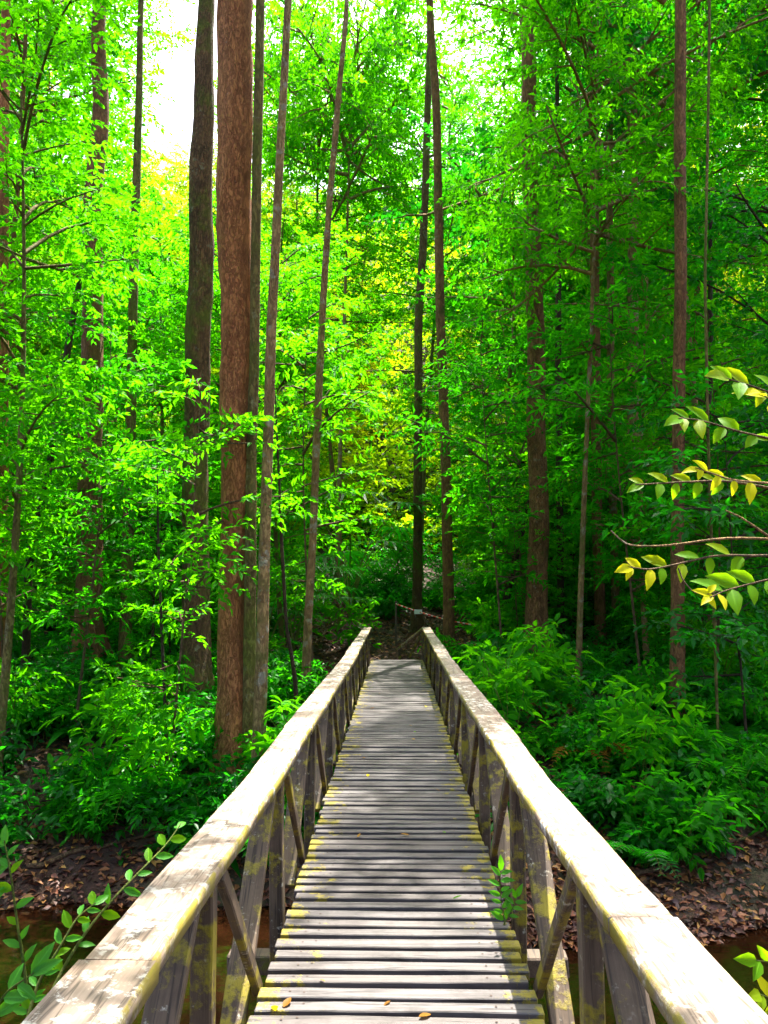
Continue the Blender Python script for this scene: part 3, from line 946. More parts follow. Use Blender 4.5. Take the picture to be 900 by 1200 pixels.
wedge = lambda k: (lambda r, y: r.uniform(-0.52 * y - k, 0.5 * y + k))
forest(['tall_a', 'tall_b', 'mid_b'], 26, wedge(2), 36, 56, 0.7, 1.05, 'far sunlit hillside tree', 'trees on the sunlit hillside', mats=['sunlit', 'lime', 'gold', 'sunlit'], mind=3, seed=1, open_mid=0.75)
forest(['tall_a', 'tall_b', 'tall_a'], 9, wedge(2), 26, 34, 0.95, 1.3, 'tall leafy forest tree', 'tall trees of the far forest', mats=['mid', 'lime', 'mid', 'deep'], mind=3, seed=21, open_mid=0.0)
forest(['mid_a', 'mid_b', 'mid_c'], 18, wedge(1), 20, 33, 0.7, 1.1, 'layered understorey tree', 'understorey trees', mats=['mid', 'lime', 'olive', 'mid', 'deep'], mind=2.2, seed=2, open_mid=0.12)
forest(['low_a', 'low_b'], 32, wedge(0), 15, 28, 0.5, 0.95, 'low bushy tree', 'low bushy trees', name='bush', cat='bush', mats=['mid', 'deep', 'olive', 'mid', 'lime'], mind=1.6, seed=3, open_mid=0.5)
forest(['sap_a', 'sap_b'], 44, wedge(0), 12.5, 28, 0.6, 1.2, 'slender leafy sapling', 'slender saplings', name='sapling', cat='sapling', mind=1.3, seed=4, open_mid=0.7)

# trees along the banks, named one by one
BANK = [
    ('mid_c', -7.3, 13.4, 0.58, 'mid', 'dense dark green tree on the bank left of the buttressed trunk'),
    ('mid_b', -5.5, 11.4, 0.85, 'lime', 'light green tree with long leaves at the upper left edge'),
    ('tall_a', -9.3, 18.0, 0.95, 'lime', 'tall light green tree at the upper left corner'),
    ('mid_a', -5.6, 21.5, 0.85, 'lime', 'leafy tree between the narrow trunk and the mossy trunk'),
    ('tall_a', -1.9, 30.0, 1.05, 'lime', 'tall leafy tree above the thin pale trunks by the left handrail'),
    ('tall_b', 0.9, 31.0, 1.1, 'lime', 'tall leafy tree right above the bridge end'),
    ('sap_a', -3.0, 10.95, 0.95, 'lime', 'slim sapling spreading leaves across the mossy trunk'),
    ('mid_b', -3.6, 16.5, 0.75, 'lime', 'light green tree just left of the mossy trunk'),
    ('sap_a', 2.1, 16.4, 1.15, 'mid', 'slim sapling with leaf sprays right of the far right handrail'),
    ('sap_a', 4.3, 14.6, 1.25, 'mid', 'slim sapling spreading sprays left of the slim brown pole trunk'),
    ('sap_b', 5.0, 12.0, 1.3, 'deep', 'dark sapling in front of the slim brown pole trunk'),
    ('sap_a', -4.9, 12.6, 1.1, 'mid', 'slim sapling in front of the narrow straight trunk'),
    ('sap_a', -1.55, 15.6, 1.2, 'lime', 'slim sapling over the far left handrail'),
    ('mid_b', -2.6, 19.0, 0.8, 'lime', 'light green tree behind the pale leaning trunk'),
    ('mid_a', 2.9, 21.5, 0.9, 'mid', 'leafy tree between slender brown trunk and stout flared trunk'),
    ('arch', 3.3, 15.2, (0.86, 0.86, 1.1), 'lime', 'light green tree arching its leaves over the far right handrail'),
    ('mid_c', 6.3, 13.4, 1.0, 'deep', 'dense dark tree at the right edge behind the yellow leaved branch'),
    ('tall_b', 5.6, 21.0, 0.95, 'lime', 'tall leafy tree between the distant pale trunks and slim brown pole trunk'),
    ('tall_b', 8.8, 19.0, 0.95, 'mid', 'tall leafy tree at the upper right corner'),
    ('tall_a', 4.0, 26.0, 0.90, 'mid', 'tall green tree behind the stout flared trunk'),
    ('mid_a', 5.0, 16.6, 0.75, 'mid', 'leafy tree just left of the slim brown pole trunk'),
    ('over', -2.0, 27.0, (1.0, 1.0, 1.75), 'lime', 'high crowned tree at the top between reddish trunk and very thin leaning trunk'),
    ('over', 6.6, 17.4, (1.15, 1.15, 1.5), 'deep', 'added high crowned tree shading the right bank, its top beyond the picture'),  # added for the shade its crown throws on the right bank
    ('over', -1.85, 2.2, (1.0, 1.0, 1.1), 'mid', 'tree overhanging the near left handrail, only its shade in the picture'),
    ('over', 1.85, 1.65, (1.0, 1.0, 1.05), 'mid', 'tree overhanging the near end of the bridge, mostly above the picture'),
]
for kk, x_, y_, s, mm, lab in BANK:
    if kk not in ('arch', 'over'):
        s = min(s, cap_height(x_, y_, 0.5) / VAR[kk]['H'])
    place(VAR[kk], 'tree', (x_, y_, gz(x_, y_) - 0.05), lab, 'tree', 'leafy trees on the banks', x_ * 3, s, crown_mat=LEAF[mm])

# ------------------------------------------------------------------ ground plants
def plant_variant(seed, n_st, hgt, leaf, aspect, k, matL, spread=0.5):
    r_ = np.random.default_rng(seed)
    tubes, TP, TA = [], [], []
    for i in range(n_st):
        a = r_.uniform(0, 6.28)
        h = hgt * r_.uniform(0.6, 1.1)
        x0 = np.array([r_.normal(0, 0.06), r_.normal(0, 0.06), -0.05])
        d = np.array([math.cos(a), math.sin(a), 0]) * spread * h * r_.uniform(0.3, 1)
        p2 = x0 + d + np.array([0, 0, h])
        pts = bez(x0, x0 + d * 0.2 + np.array([0, 0, h * 0.6]), p2, 6)
        tubes.append((pts, np.linspace(0.007, 0.003, 6)))
        for q in range(2, 6):
            for w in range(2):
                a2 = r_.uniform(0, 6.28)
                TP.append(pts[q]); TA.append((math.cos(a2), math.sin(a2), r_.normal(0.15, 0.2)))
    P, D, U, ti = spray_leaves(np.array(TP), np.array(TA, float), k, leaf * k * 0.33, r_, droop=0.35)
    return {'stems': tubes_mesh('stems', tubes, BARK['green_stem'], 4),
            'foliage': leaves_mesh('foliage', P, D, U, leaf * r_.uniform(0.6, 1.15, len(P)), aspect, matL, LEAF8, np.clip(r_.normal(0.5, 0.22, len(P)), 0, 0.97))}


def fern_variant(seed, nf, ln, matL):
    r_ = np.random.default_rng(seed)
    tubes, P, D, U = [], [], [], []
    for i in range(nf):
        a = i * 2.399 + r_.normal(0, 0.2)
        d = np.array([math.cos(a), math.sin(a), 0])
        l = ln * r_.uniform(0.7, 1.1)
        pts = bez(np.array([0, 0, 0.0]), d * l * 0.45 + np.array([0, 0, l * 0.75]), d * l + np.array([0, 0, l * r_.uniform(0.05, 0.4)]), 14)
        tubes.append((pts, np.linspace(0.006, 0.002, 14)))
        tan = norm(np.gradient(pts, axis=0))
        s = np.cross(tan, [0, 0, 1.0]); s = norm(s)
        for q in range(2, 14):
            for w in (-1, 1):
                P.append(pts[q]); D.append(s[q] * w + tan[q] * 0.45); U.append(np.cross(s[q], tan[q]) + r_.normal(0, 0.1, 3))
    t = np.tile(np.repeat(np.linspace(0.5, 1, 12), 2), nf)
    L = ln * 0.30 * np.sin(np.pi * np.clip(t, 0.15, 0.97)) + 0.03
    return {'stems': tubes_mesh('stems', tubes, BARK['green_stem'], 4),
            'foliage': leaves_mesh('foliage', P, D, U, L, 0.26, matL, LEAF4, np.clip(r_.normal(0.5, 0.2, len(P)), 0, 0.97))}


def rosette_variant(seed, nl_, ln, w, matL, arch=0.6):
    """long strap leaves arching out of one base"""
    r_ = np.random.default_rng(seed)
    V, F, vv = [], [], []
    for i in range(nl_):
        a = i * 2.399 + r_.normal(0, 0.3)
        d = np.array([math.cos(a), math.sin(a), 0]); s = np.array([-d[1], d[0], 0])
        l = ln * r_.uniform(0.6, 1.1)
        el = r_.uniform(0.5, 1.3)
        pts = bez(np.zeros(3), d * l * 0.4 * math.cos(el) + np.array([0, 0, l * 0.6 * math.sin(el) + 0.1]), d * l * 0.85 + np.array([0, 0, l * (math.sin(el) - arch)]), 8)
        wd_ = w * np.sin(np.pi * np.linspace(0.08, 1.0, 8)) ** 0.7
        b = len(V)
        vr = float(np.clip(r_.normal(0.5, 0.2), 0, 0.97))
        for q in range(8):
            V += [pts[q] - s * wd_[q] + [0, 0, 0.25 * wd_[q]], pts[q], pts[q] + s * wd_[q] + [0, 0, 0.25 * wd_[q]]]
            vv += [vr] * 3
        for q in range(7):
            o = b + q * 3
            F += [[o, o + 1, o + 4, o + 3], [o + 1, o + 2, o + 5, o + 4]]
    return {'foliage': np_mesh('foliage', np.array(V), np.array(F), matL, v=vv, smooth=True)}


def fan_palm_variant(seed, nf, hgt, rad_, matL):
    r_ = np.random.default_rng(seed)
    tubes, V, F, vv = [], [], [], []
    for i in range(nf):
        a = i * 2.399 + r_.normal(0, 0.3)
        d = np.array([math.cos(a), math.sin(a), 0])
        h = hgt * r_.uniform(0.55, 1.1)
        tip = d * h * 0.55 + np.array([0, 0, h])
        pts = bez(np.zeros(3), np.array([0, 0, h * 0.7]) + d * 0.1, tip, 8)
        tubes.append((pts, np.linspace(0.012, 0.006, 8)))
        ax = norm(d + np.array([0, 0, -0.15])); s = np.array([-d[1], d[0], 0]); up = np.cross(s, ax)
        up = up if up[2] > 0 else -up
        for j in range(15):
            th = math.radians(-125 + 250 * j / 14)
            ld = ax * math.cos(th) + s * math.sin(th)
            lw = np.cross(ld, up)
            l = rad_ * (0.75 + 0.25 * math.cos(th)) * r_.uniform(0.85, 1.05)
            b = len(V)
            vr = float(np.clip(r_.normal(0.5, 0.2), 0, 0.97))
            for t_, w_, dz in ((0, 0.004, 0), (0.35, 0.028, 0.03), (0.7, 0.025, -0.02), (1.0, 0.003, -0.22)):
                c_ = tip + ld * l * t_ + np.array([0, 0, dz * l])
                V += [c_ - lw * w_ * rad_ * 1.7, c_ + lw * w_ * rad_ * 1.7]; vv += [vr] * 2
            for q in range(3):
                o = b + q * 2
                F.append([o, o + 1, o + 3, o + 2])
    return {'stems': tubes_mesh('stems', tubes, BARK['green_stem'], 5), 'foliage': np_mesh('foliage', np.array(V), np.array(F), matL, v=vv)}


PL = {
    'herb_a': plant_variant(31, 7, 0.75, 0.14, 0.42, 7, LEAF['mid']),
    'herb_b': plant_variant(32, 9, 0.55, 0.11, 0.5, 7, LEAF['deep']),
    'herb_c': plant_variant(33, 5, 1.1, 0.17, 0.36, 7, LEAF['lime']),
    'fern': fern_variant(34, 11, 0.75, LEAF['mid']),
    'fern_b': fern_variant(35, 9, 0.55, LEAF['deep']),
    'strap': rosette_variant(36, 14, 0.9, 0.035, LEAF['deep']),
    'broad': rosette_variant(37, 9, 0.6, 0.075, LEAF['deep'], 0.75),
    'palm': fan_palm_variant(38, 7, 1.5, 0.6, LEAF['deep']),
    'fern_dead': fern_variant(39, 10, 0.6, LEAF['brownfern']),
}
PNAME = {'herb_a': ('leafy_plant', 'leafy plant'), 'herb_b': ('leafy_plant', 'leafy plant'), 'herb_c': ('leafy_plant', 'leafy plant'), 'fern': ('fern', 'fern'),
         'fern_b': ('fern', 'fern'), 'strap': ('strap_leaf_plant', 'plant'), 'broad': ('broadleaf_plant', 'plant'), 'palm': ('fan_palm', 'palm'), 'fern_dead': ('withered_fern', 'fern')}
PLAB = {'herb_a': 'green pointed leaf plant', 'herb_b': 'small dark glossy plant', 'herb_c': 'tall light green plant', 'fern': 'feathery green fern',
        'fern_b': 'small dark fern', 'strap': 'strap leaved plant', 'broad': 'broad glossy leaved plant'}


def put_plant(kk, x_, y_, s, label, group=None, rz=None):
    nm, cat = PNAME[kk]
    e = empty(nm, (x_, y_, gz(x_, y_) - 0.02), label, cat, group, R.uniform(0, 6.28) if rz is None else rz, s)
    for p, me in PL[kk].items():
        link(p, me, e)
    return e


kinds = ['herb_a', 'herb_b', 'herb_a', 'herb_c', 'fern', 'herb_b', 'fern_b', 'broad', 'strap', 'herb_b']
def scatter_plants(n, xlo, xhi, ylo, yhi, where, group, smin=0.7, smax=1.3, seed=0, dens=None):
    rr = random.Random(seed)
    c = 0
    t_ = 0
    while c < n and t_ < 6000:
        t_ += 1
        y_ = ylo + (yhi - ylo) * rr.random() ** 1.2
        x_ = rr.uniform(xlo, xhi) * y_
        if abs(x_) < 1.0 and y_ < 18.5: continue
        if abs(x_ + 0.7) < 2.4 and 17.5 < y_ < 25 and rr.random() > 0.12: continue
        if gz(x_, y_) < WATER_Z + 0.35: continue
        if dens and rr.random() > dens(x_, y_): continue
        kk = rr.choice(kinds)
        put_plant(kk, x_, y_, rr.uniform(smin, smax), PLAB[kk] + ' ' + where_seen(x_, y_), group)
        c += 1


scatter_plants(165, -0.52, -0.09, 9.9, 20, 'on the bank left of the bridge', 'plants on the left bank', 0.7, 1.35, 5, lambda x, y: min(1, 0.65 + (y - 9.9) * 0.35))
scatter_plants(155, 0.09, 0.50, 9.7, 20, 'on the bank right of the bridge', 'plants on the right bank', 0.7, 1.35, 6, lambda x, y: min(1, 0.7 + (y - 9.7) * 0.35))
scatter_plants(80, -0.40, 0.40, 20, 30, 'on the slope beyond the bridge', 'plants on the far slope', 1.0, 1.8, 7)
for (px, py, Y, s, lab) in ((312, 650, 18, 1.25, 'fan palm with drooping fingers behind the thin pale trunks'), (410, 560, 24, 2.2, 'tall fan palm with spiky leaves above the left far handrail'),
                            (345, 610, 20, 1.4, 'fan palm left of the very thin leaning trunk'), (395, 690, 22, 1.2, 'low fan palm beyond the left end of the bridge')):
    p = at(px, py, Y)
    put_plant('palm', p.x, Y, s, lab, 'fan palms')
p = at(690, 890, 11.5); put_plant('fern_dead', p.x, 11.6, 1.2, 'withered orange brown fern beside the right handrail')
p = at(655, 855, 13); put_plant('fern_dead', p.x, 13.2, 0.8, 'small yellowing fern behind the withered fern')
for (x_, y_, s, kk, lab) in ((1.75, 14.2, 1.5, 'herb_b', 'bright bushy plant leaning over the far right handrail'), (1.25, 18.4, 1.3, 'herb_a', 'bright leafy plant at the right end of the far handrail'),
                             (2.1, 16.2, 1.7, 'herb_b', 'dense glossy plant behind the right handrail'), (4.9, 12.2, 1.4, 'strap', 'dark strap leaved plant near the slim brown pole trunk'),
                             (5.4, 11.2, 1.5, 'broad', 'large broad leaved plant at the right edge above the stream')):
    put_plant(kk, x_, y_, s, lab)

# fallen branches on the banks
for i, (p0_, p1_, r0, lab) in enumerate((((2.6, 9.6), (4.4, 10.3), 0.035, 'fallen crooked branch lying at the water edge on the right bank'),
                                         ((3.6, 10.9), (5.2, 11.0), 0.028, 'thin fallen branch among dead leaves higher on the right bank'),
                                         ((-4.4, 10.0), (-2.9, 10.6), 0.03, 'fallen branch on the litter of the left bank'),
                                         ((-1.9, 20.5), (-0.9, 21.8), 0.035, 'fallen branch on the leaf covered slope beyond the bridge'))):
    q = []
    for t in np.linspace(0, 1, 12):
        x_ = p0_[0] + (p1_[0] - p0_[0]) * t + 0.10 * noise.noise(Vector((t * 4, i * 7, 0)))
        y_ = p0_[1] + (p1_[1] - p0_[1]) * t + 0.10 * noise.noise(Vector((t * 4, i * 7, 5)))
        q.append((x_, y_, gz(x_, y_) + 0.035 + 0.04 * abs(noise.noise(Vector((t * 5, i, 2))))))
    q = np.array(q)
    tw = np.array([q[7], q[7] + [0.12, 0.1, 0.14], q[7] + [0.2, 0.22, 0.22]])
    o = link('fallen_branch', tubes_mesh('fallen_branch', [(q - q[0], np.linspace(r0, r0 * 0.4, 12)), (tw - q[0], np.array([0.012, 0.009, 0.005]))], BARK['twig'], 7, wob=0.08, seed=i), None, q[0])
    tag(o, lab, 'branch')

# dense low undergrowth that reads as one mass
r_ = np.random.default_rng(77)
m = 9500
uy = 9.9 + 22 * r_.uniform(0, 1, m) ** 1.7
ux = r_.uniform(-0.55, 0.55, m) * uy
ok = (np.abs(ux + 0.2) > 1.6) | (uy > 24)
clump = np.array([noise.noise(Vector((a * 0.5, b * 0.5, 3))) for a, b in zip(ux, uy)])
ok &= clump > np.where(uy < 13, 0.12, -0.12)
ok &= ground_z(ux, uy) > WATER_Z + 0.3
ok &= ~((np.abs(ux + 0.7) < 2.6) & (uy > 17.5) & (uy < 25))
ux, uy = ux[ok], uy[ok]
uz = ground_z(ux, uy)
hh = r_.uniform(0.05, 0.8, len(ux)) * (0.5 + 0.03 * uy)
m2 = 5000
ey = r_.uniform(24.5, 38, m2); ex = r_.uniform(-0.5, 0.5, m2) * ey
ux = np.concatenate([ux, ex]); uy = np.concatenate([uy, ey])
uz = np.concatenate([uz, ground_z(ex, ey)]); hh = np.concatenate([hh, r_.uniform(0.05, 1.5, m2)])
TP = np.stack([ux, uy, uz + hh], -1)
aa = r_.uniform(0, 6.28, len(ux))
P, D, U, ti = spray_leaves(TP, np.stack([np.cos(aa), np.sin(aa), r_.normal(0.2, 0.2, len(ux))], -1), 7, 0.35, r_)
o = link('undergrowth', leaves_mesh('undergrowth', P, D, U, r_.uniform(0.09, 0.18, len(P)), 0.45, LEAF['deep'], LEAF4))
tag(o, 'low green undergrowth covering the forest floor', 'undergrowth', kind='stuff')

# the far wood closing the view
m = 19000
uy = 33.5 + 33 * r_.uniform(0, 1, m) ** 1.15; ux = r_.uniform(-0.6, 0.58, m) * uy
lump = np.array([noise.noise(Vector((a * 0.28, b * 0.28, 1))) for a, b in zip(ux, uy)])
uz = ground_z(ux, uy) + r_.uniform(0, 1, m) * (1.6 + 3.2 * np.clip(lump + 0.4, 0, 1.2))
aa = r_.uniform(0, 6.28, len(ux))
P, D, U, ti = spray_leaves(np.stack([ux, uy, uz], -1), np.stack([np.cos(aa), np.sin(aa), r_.normal(0, 0.3, len(ux))], -1), 8, 1.0, r_)
far_wood = link('distant_forest', leaves_mesh('distant_forest', P, D, U, r_.uniform(0.22, 0.42, len(P)), 0.5, LEAF['sunlit'], LEAF4))
tag(far_wood, 'sunlit distant wood seen through the trees', 'forest', kind='stuff')

# ------------------------------------------------------------------ foreground leaves, each one a part
LEAF_BIG_V, LEAF_BIG_F = LEAF8
def one_leaf_mesh(name, mat, aspect, v, curl=0.0):
    V = LEAF_BIG_V.copy()
    V[:, 0] *= aspect
    V[:, 2] = V[:, 2] * 0.8 - curl * V[:, 1] ** 2
    return np_mesh(name, V, LEAF_BIG_F, mat, v=np.full(len(V), v), smooth=True)


def leaf_obj(me, parent, p, d, up, s):
    d = Vector(d).normalized(); up = Vector(up)
    sx = d.cross(up).normalized(); uz_ = sx.cross(d)
    M = Matrix((sx, d, uz_)).transposed()
    o = link('leaf', me, parent, tuple(Vector(p) - parent.location))
    o.rotation_mode = 'QUATERNION'
    o.rotation_quaternion = M.to_quaternion()
    o.scale = (s, s, s)
    return o


VL = {
    'lime': leaf_mat('big_leaf_lime', (0.04, 0.17, 0.003), (0.07, 0.25, 0.004), (0.13, 0.34, 0.005), (0.36, 0.72, 0.004), 0.68, veins=True),
    'gold': leaf_mat('big_leaf_gold', (0.10, 0.22, 0.003), (0.16, 0.30, 0.004), (0.26, 0.38, 0.005), (0.62, 0.76, 0.005), 0.68, veins=True),
    'yellow': leaf_mat('big_leaf_yellow', (0.42, 0.42, 0.005), (0.50, 0.49, 0.006), (0.58, 0.55, 0.008), (0.90, 0.92, 0.008), 0.65, veins=True),
    'mid': leaf_mat('big_leaf_mid', (0.014, 0.12, 0.003), (0.025, 0.18, 0.004), (0.05, 0.26, 0.005), (0.16, 0.55, 0.004), 0.5, veins=True, spec=0.3),
}
LG = [one_leaf_mesh('leaf', VL['lime'], 0.48, v, c) for v, c in ((0.3, 0.05), (0.6, 0.12), (0.85, 0.2))]
LGG = [one_leaf_mesh('leaf', VL['gold'], 0.46, v, c) for v, c in ((0.3, 0.05), (0.6, 0.15))]
LY = [one_leaf_mesh('leaf', VL['yellow'], 0.44, v, c) for v, c in ((0.2, 0.1), (0.8, 0.2))]
LM = [one_leaf_mesh('leaf', VL['mid'], 0.40, v, c) for v, c in ((0.4, 0.05), (0.7, 0.15), (0.9, 0.1))]

# sapling at the right edge, its branches reaching in over the handrail
base = Vector((1.95, 3.0, gz(1.95, 3.0)))
sap = empty('leaning_sapling', base, 'sapling reaching in from the right edge with yellowing leaves', 'sapling')
stem = [base + Vector((0, 0, -0.1)), base + Vector((0.05, 0.02, 1.2)), Vector((1.98, 3.05, 0.6)), Vector((1.90, 3.05, 1.6)), Vector((1.82, 3.0, 2.4)), Vector((1.76, 3.0, 2.9))]
sp = np.array([list(p) for p in stem]); ti_ = np.linspace(0, 5, 30)
spi = np.stack([np.interp(ti_, np.arange(6), sp[:, i]) for i in range(3)], -1)
link('stem', tubes_mesh('stem', [(spi - np.array(base), np.linspace(0.016, 0.007, 30))], BARK['twig'], 8), sap)


def branch_px(parent, pix, Y0, Y1, r0, mat, spec, leaf_len, rs, sides=6):
    """a branch drawn through photo pixels at true distance; spec: list of (t, side, mesh, scale)"""
    n = len(pix)
    pts = np.array([list(at(px, py, Y0 + (Y1 - Y0) * i / (n - 1))) for i, (px, py) in enumerate(pix)])
    tt = np.linspace(0, n - 1, 24)
    pi_ = np.stack([np.interp(tt, np.arange(n), pts[:, i]) for i in range(3)], -1)
    for _ in range(2):
        pi_[1:-1] = (pi_[:-2] + 2 * pi_[1:-1] + pi_[2:]) / 4
    root = np.array(parent.location)
    link('branch', tubes_mesh('branch', [(pi_ - root, np.linspace(r0, r0 * 0.35, 24))], mat, sides), parent)
    for (t, sd, me, s) in spec:
        i = min(22, int(t * 23))
        p = pi_[i]
        tan = Vector(pi_[i + 1] - pi_[i]).normalized()
        toward = Vector((0, -0.9, 0.55))
        sv = tan.cross(toward).normalized()
        if sd == 0:
            d = tan
        else:
            d = tan * 0.62 + sv * sd * rs.uniform(0.55, 0.9)
        d = d + Vector((rs.gauss(0, 0.1), rs.gauss(0, 0.15), rs.gauss(-0.12, 0.12)))
        up = toward + Vector((rs.gauss(0, 0.2), rs.gauss(0, 0.2), 0))
        leaf_obj(me, parent, p, d, up, leaf_len * s)


rs = random.Random(5)
def alt(t0, t1, n, meshes, s0=1.0, tip=True):
    out = [(t0 + (t1 - t0) * i / max(1, n - 1), 1 if i % 2 else -1, rs.choice(meshes), s0 * rs.uniform(0.75, 1.15)) for i in range(n)]
    if tip:
        out.append((1.0, 0, rs.choice(meshes), s0 * 1.1))
    return out


TW = BARK['twig']
branch_px(sap, [(1010, 500), (930, 470), (880, 452), (850, 443)], 3.0, 2.75, 0.006, TW, alt(0.35, 0.95, 6, LG + LGG, 1.25), 0.088, rs)
branch_px(sap, [(1005, 470), (950, 480), (915, 475), (892, 462)], 3.0, 2.7, 0.005, TW, alt(0.5, 0.95, 4, LY, 1.1), 0.088, rs)
branch_px(sap, [(1010, 540), (930, 520), (870, 507), (820, 492), (795, 490)], 3.0, 2.7, 0.006, TW, alt(0.28, 0.97, 9, LG + LGG, 0.95), 0.088, rs)
branch_px(sap, [(1010, 600), (920, 575), (850, 563), (800, 565), (745, 568)], 3.0, 2.75, 0.0065, TW, alt(0.42, 0.97, 10, LG + LGG, 0.75), 0.088, rs)
branch_px(sap, [(1000, 580), (930, 568), (880, 565), (855, 562), (815, 548)], 3.0, 2.7, 0.006, BARK['pale'], alt(0.35, 0.55, 3, LY, 0.9, False) + alt(0.72, 0.98, 5, LY, 0.75), 0.088, rs)
branch_px(sap, [(1010, 660), (920, 632), (850, 630), (780, 640), (735, 640), (716, 622)], 3.0, 2.8, 0.006, BARK['pale'], [], 0.08, rs)
branch_px(sap, [(1000, 700), (900, 628), (868, 606), (850, 598)], 3.0, 2.8, 0.006, BARK['pale'], [], 0.08, rs)
branch_px(sap, [(1010, 640), (900, 652), (840, 650), (790, 662), (760, 668), (735, 664)], 3.0, 2.75, 0.0055, TW, alt(0.32, 0.72, 7, LG + LGG, 0.95, False) + alt(0.82, 0.98, 3, LY, 0.85), 0.088, rs)
branch_px(sap, [(1010, 660), (930, 672), (880, 684), (850, 692), (832, 700)], 3.0, 2.7, 0.005, TW, alt(0.4, 0.8, 6, LG, 1.2, False) + alt(0.9, 1, 2, LY, 0.7), 0.088, rs)
branch_px(sap, [(795, 666), (800, 680), (812, 694), (828, 697), (850, 690)], 2.75, 2.7, 0.003, TW, [(0.7, 1, LY[0], 0.7), (0.78, -1, LY[1], 0.6)], 0.088, rs, 5)
# low twig of the same bank at the lower right corner
base2 = Vector((1.35, 2.15, gz(1.35, 2.15)))
sap2 = empty('small_sapling', base2, 'small seedling with bright leaves at the lower right corner', 'sapling')
b2 = [base2 + Vector((0, 0, -0.05)), base2 + Vector((0.03, 0.02, 0.5)), at(940, 1215, 2.2), at(905, 1140, 2.2)]
b2 = np.array([list(p) for p in b2]); tq = np.linspace(0, 3, 20)
b2i = np.stack([np.interp(tq, np.arange(4), b2[:, i]) for i in range(3)], -1)
link('stem', tubes_mesh('stem', [(b2i - np.array(base2), np.linspace(0.008, 0.003, 20))], BARK['green_stem'], 6), sap2)
branch_px(sap2, [(930, 1180), (905, 1170), (890, 1165)], 2.2, 2.15, 0.003, BARK['green_stem'], alt(0.3, 0.9, 3, LY + LGG, 0.9), 0.07, rs)
branch_px(sap2, [(935, 1140), (905, 1128), (885, 1125)], 2.2, 2.15, 0.003, BARK['green_stem'], alt(0.3, 0.9, 3, LG, 0.9), 0.07, rs)

# leafy shrub climbing beside the left handrail
base3 = Vector((-1.45, 2.9, gz(-1.45, 2.9)))
shr = empty('climbing_shrub', base3, 'bright green leafy shrub beside the near left handrail', 'shrub')
GS = BARK['green_stem']
def from_base(pix, Y0, Y1, t0, n, s, meshes=LM, r0=0.006):
    q = at(*pix[0], Y0)
    mid_ = (Vector(base3) + q) / 2 + Vector((0, 0, 0.1))
    path = np.array([list(base3 - Vector((0, 0, 0.05))), list(mid_), list(q)])
    link('stem', tubes_mesh('stem', [(path - np.array(base3), np.array([r0 * 1.5, r0 * 1.2, r0]))], GS, 6), shr)
    branch_px(shr, pix, Y0, Y1, r0, GS, alt(t0, 0.97, n, meshes, s), 0.074, rs)


from_base([(35, 1200), (28, 1130), (20, 1080), (12, 1020), (5, 985)], 2.75, 2.8, 0.05, 13, 0.85, LM + LG)
from_base([(30, 1200), (45, 1150), (70, 1110), (90, 1075), (112, 1058)], 2.7, 2.9, 0.1, 13, 0.85, LM + LG)
from_base([(40, 1210), (70, 1140), (105, 1085), (140, 1045), (170, 1015), (195, 990), (212, 965)], 2.7, 3.3, 0.08, 15, 0.9, LM + LG)
from_base([(-10, 1210), (-5, 1180), (10, 1160), (40, 1140)], 2.5, 2.5, 0.1, 7, 1.2, LM)
from_base([(-20, 1130), (-15, 1060), (-10, 1010)], 2.7, 2.8, 0.1, 7, 1.0, LM)

# weed growing out of the deck edge at the right posts
p = at(583, 1083, 3.93)
wb = Vector((0.535, 3.95, -0.03))
weed = empty('weed', wb, 'small green weed growing at the right deck edge by a post', 'plant')
branch_px(weed, [(592, 1084), (588, 1062), (586, 1040), (587, 1018)], 3.95, 3.9, 0.003, GS, alt(0.1, 0.95, 12, LM, 0.9), 0.075, rs)
branch_px(weed, [(590, 1084), (600, 1066), (606, 1050)], 3.95, 3.9, 0.003, GS, alt(0.2, 0.95, 7, LM, 0.8), 0.075, rs)
# fallen leaves on the deck
for i, (px, py) in enumerate(((431, 905), (480, 970), (321, 1157), (434, 828), (500, 826), (505, 1165))):
    Y = 1.64 * FPX / (py - VY)
    q = at(px, py, Y)
    me = one_leaf_mesh('fallen_leaf', LEAF['brownfern'] if i % 2 else LEAF['yellow'], 0.5, 0.5, -0.2)
    o = link('fallen_leaf', me, None, (q.x, q.y, 0.008))
    o.scale = (0.06,) * 3
    o.rotation_euler = (0, 0, i * 1.7)
    tag(o, ['small pale dead leaf on the deck centre beneath far shade', 'curled tan dead leaf right of the deck centre', 'pale dead leaf at the near left deck edge', 'tan dead leaf on the shaded left of the far deck', 'small pale dead leaf on the far right of the deck', 'tan dead leaf on the near sunlit planks'][i], 'leaf', 'dead leaves lying on the deck')

rd = random.Random(31)
for i in range(16):
    y_ = rd.uniform(2.9, 15)
    x_ = rd.uniform(-0.5, 0.5)
    me = one_leaf_mesh('fallen_leaf', LEAF[rd.choice(['brownfern', 'brownfern', 'olive'])], rd.uniform(0.4, 0.6), rd.uniform(0.1, 0.9), rd.uniform(-0.3, -0.1))
    o = link('fallen_leaf', me, None, (x_, y_, 0.008))
    o.scale = (rd.uniform(0.03, 0.06),) * 3
    o.rotation_euler = (rd.gauss(0, 0.15), rd.gauss(0, 0.15), rd.uniform(0, 6.28))
    tag(o, 'small dark dead leaf lying on the ' + ('left' if x_ < 0 else 'right') + ' half of the deck', 'leaf', 'dead leaves lying on the deck')

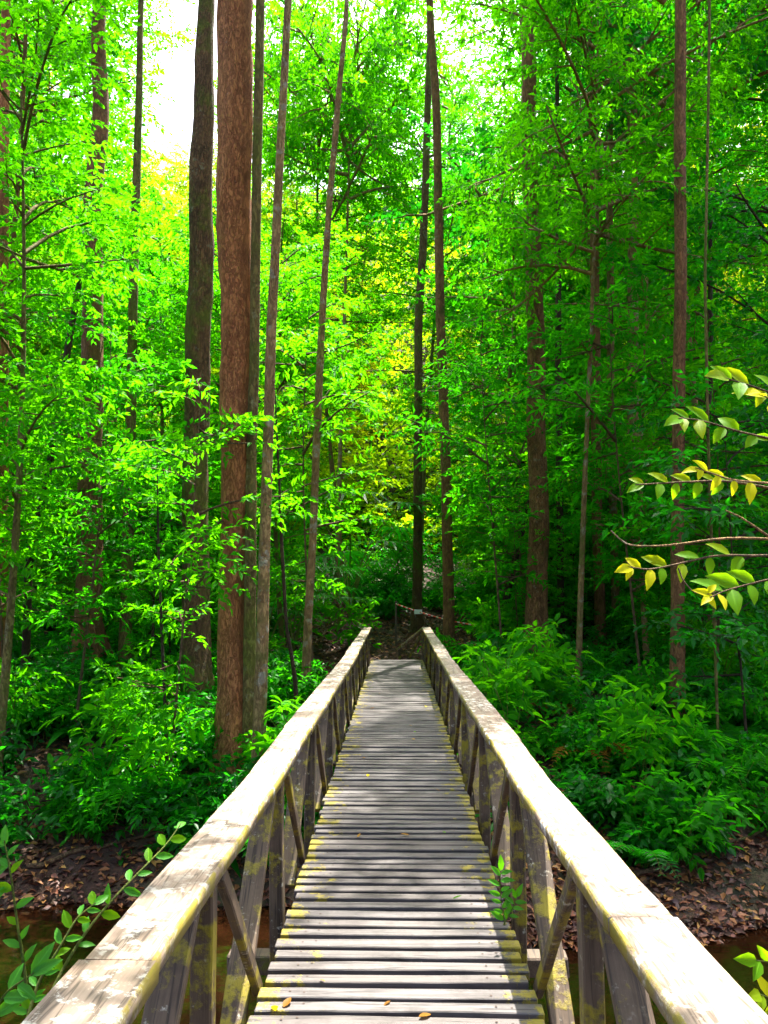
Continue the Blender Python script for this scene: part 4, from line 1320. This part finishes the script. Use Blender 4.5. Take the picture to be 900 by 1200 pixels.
# ------------------------------------------------------------------ rope barrier with a small notice at the far end
def rope_mat():
    m, t, out = new_mat('red_white_rope')
    tc = N(t, 'ShaderNodeTexCoord')
    sep = N(t, 'ShaderNodeSeparateXYZ')
    t.links.new(tc.outputs['Object'], sep.inputs[0])
    f = math_n(t, 'GREATER_THAN', math_n(t, 'FRACT', math_n(t, 'MULTIPLY', sep.outputs[0], 8.0)), 0.45)
    p = N(t, 'ShaderNodeBsdfPrincipled')
    t.links.new(mixc(t, f, (0.55, 0.42, 0.36), (0.55, 0.03, 0.02)), p.inputs['Base Color'])
    p.inputs['Roughness'].default_value = 0.6
    t.links.new(p.outputs[0], out.inputs[0])
    return m


ra, rb = at(464, 708, 21.5), at(596, 738, 19.3)
pts = np.array([list(ra.lerp(rb, t) - Vector((0, 0, 0.10 * math.sin(math.pi * t)))) for t in np.linspace(0, 1, 30)])
o = link('barrier_rope', tubes_mesh('barrier_rope', [(pts - pts[0], np.full(30, 0.019))], rope_mat(), 8), None, pts[0])
tag(o, 'red and white striped barrier rope strung beyond the bridge end', 'rope')
e = empty('rope_post', (ra.x, 21.5, gz(ra.x, 21.5)), 'thin dark post holding the left end of the striped rope', 'post')
link('shaft', box_mesh('shaft', 0.06, 0.06, ra.z - gz(ra.x, 21.5) + 0.25, W_BEAM, (1, 1, 4), 0.004, 0.006, 1), e, (0, 0.05, (ra.z - gz(ra.x, 21.5)) / 2 - 0.05))
q = at(490, 717, 21.0)
nb_ = empty('notice_board', (q.x, 20.98, q.z), 'small blank white notice hanging from the striped rope', 'sign')
link('board', box_mesh('board', 0.20, 0.012, 0.11, simple('notice_white', (0.72, 0.76, 0.66)), (1, 1, 1), 0, 0.003), nb_)
# bare dead branch caught high at the right
br = [(612, 158), (640, 163), (668, 145), (681, 130), (680, 118), (676, 105), (665, 88)]
pts = np.array([list(at(px, py, 15.6 + 0.05 * i)) for i, (px, py) in enumerate(br)])
q0 = np.array(list(at(690, 117, 15.9)))
o = link('dead_branch', tubes_mesh('dead_branch', [(pts - pts[0], np.linspace(0.03, 0.008, 7)), (np.array([pts[3], (pts[3] + q0) / 2, q0]) - pts[0], np.array([0.014, 0.01, 0.006]))], BARK['pale'], 7), None, pts[0])
tag(o, 'bare forked pale dead branch caught in the upper right foliage', 'branch')

# things that still share a label are told apart by their order away from the bridge's near end
ORD = [w if w == 'nearest' else w + ' nearest' for w in 'nearest second third fourth fifth sixth seventh eighth ninth tenth eleventh twelfth thirteenth fourteenth fifteenth sixteenth seventeenth eighteenth nineteenth twentieth twenty-first twenty-second twenty-third twenty-fourth'.split()]
by = {}
for o in bpy.data.objects:
    if o.parent is None and o.get('label') and o.get('kind') is None:
        by.setdefault(o['label'], []).append(o)
for lab, os_ in by.items():
    if len(os_) > 1:
        os_.sort(key=lambda o: o.location.y)
        for i, o in enumerate(os_):
            o['label'] = ('farthest' if i == len(os_) - 1 else ORD[min(i, 23)]) + ' ' + lab
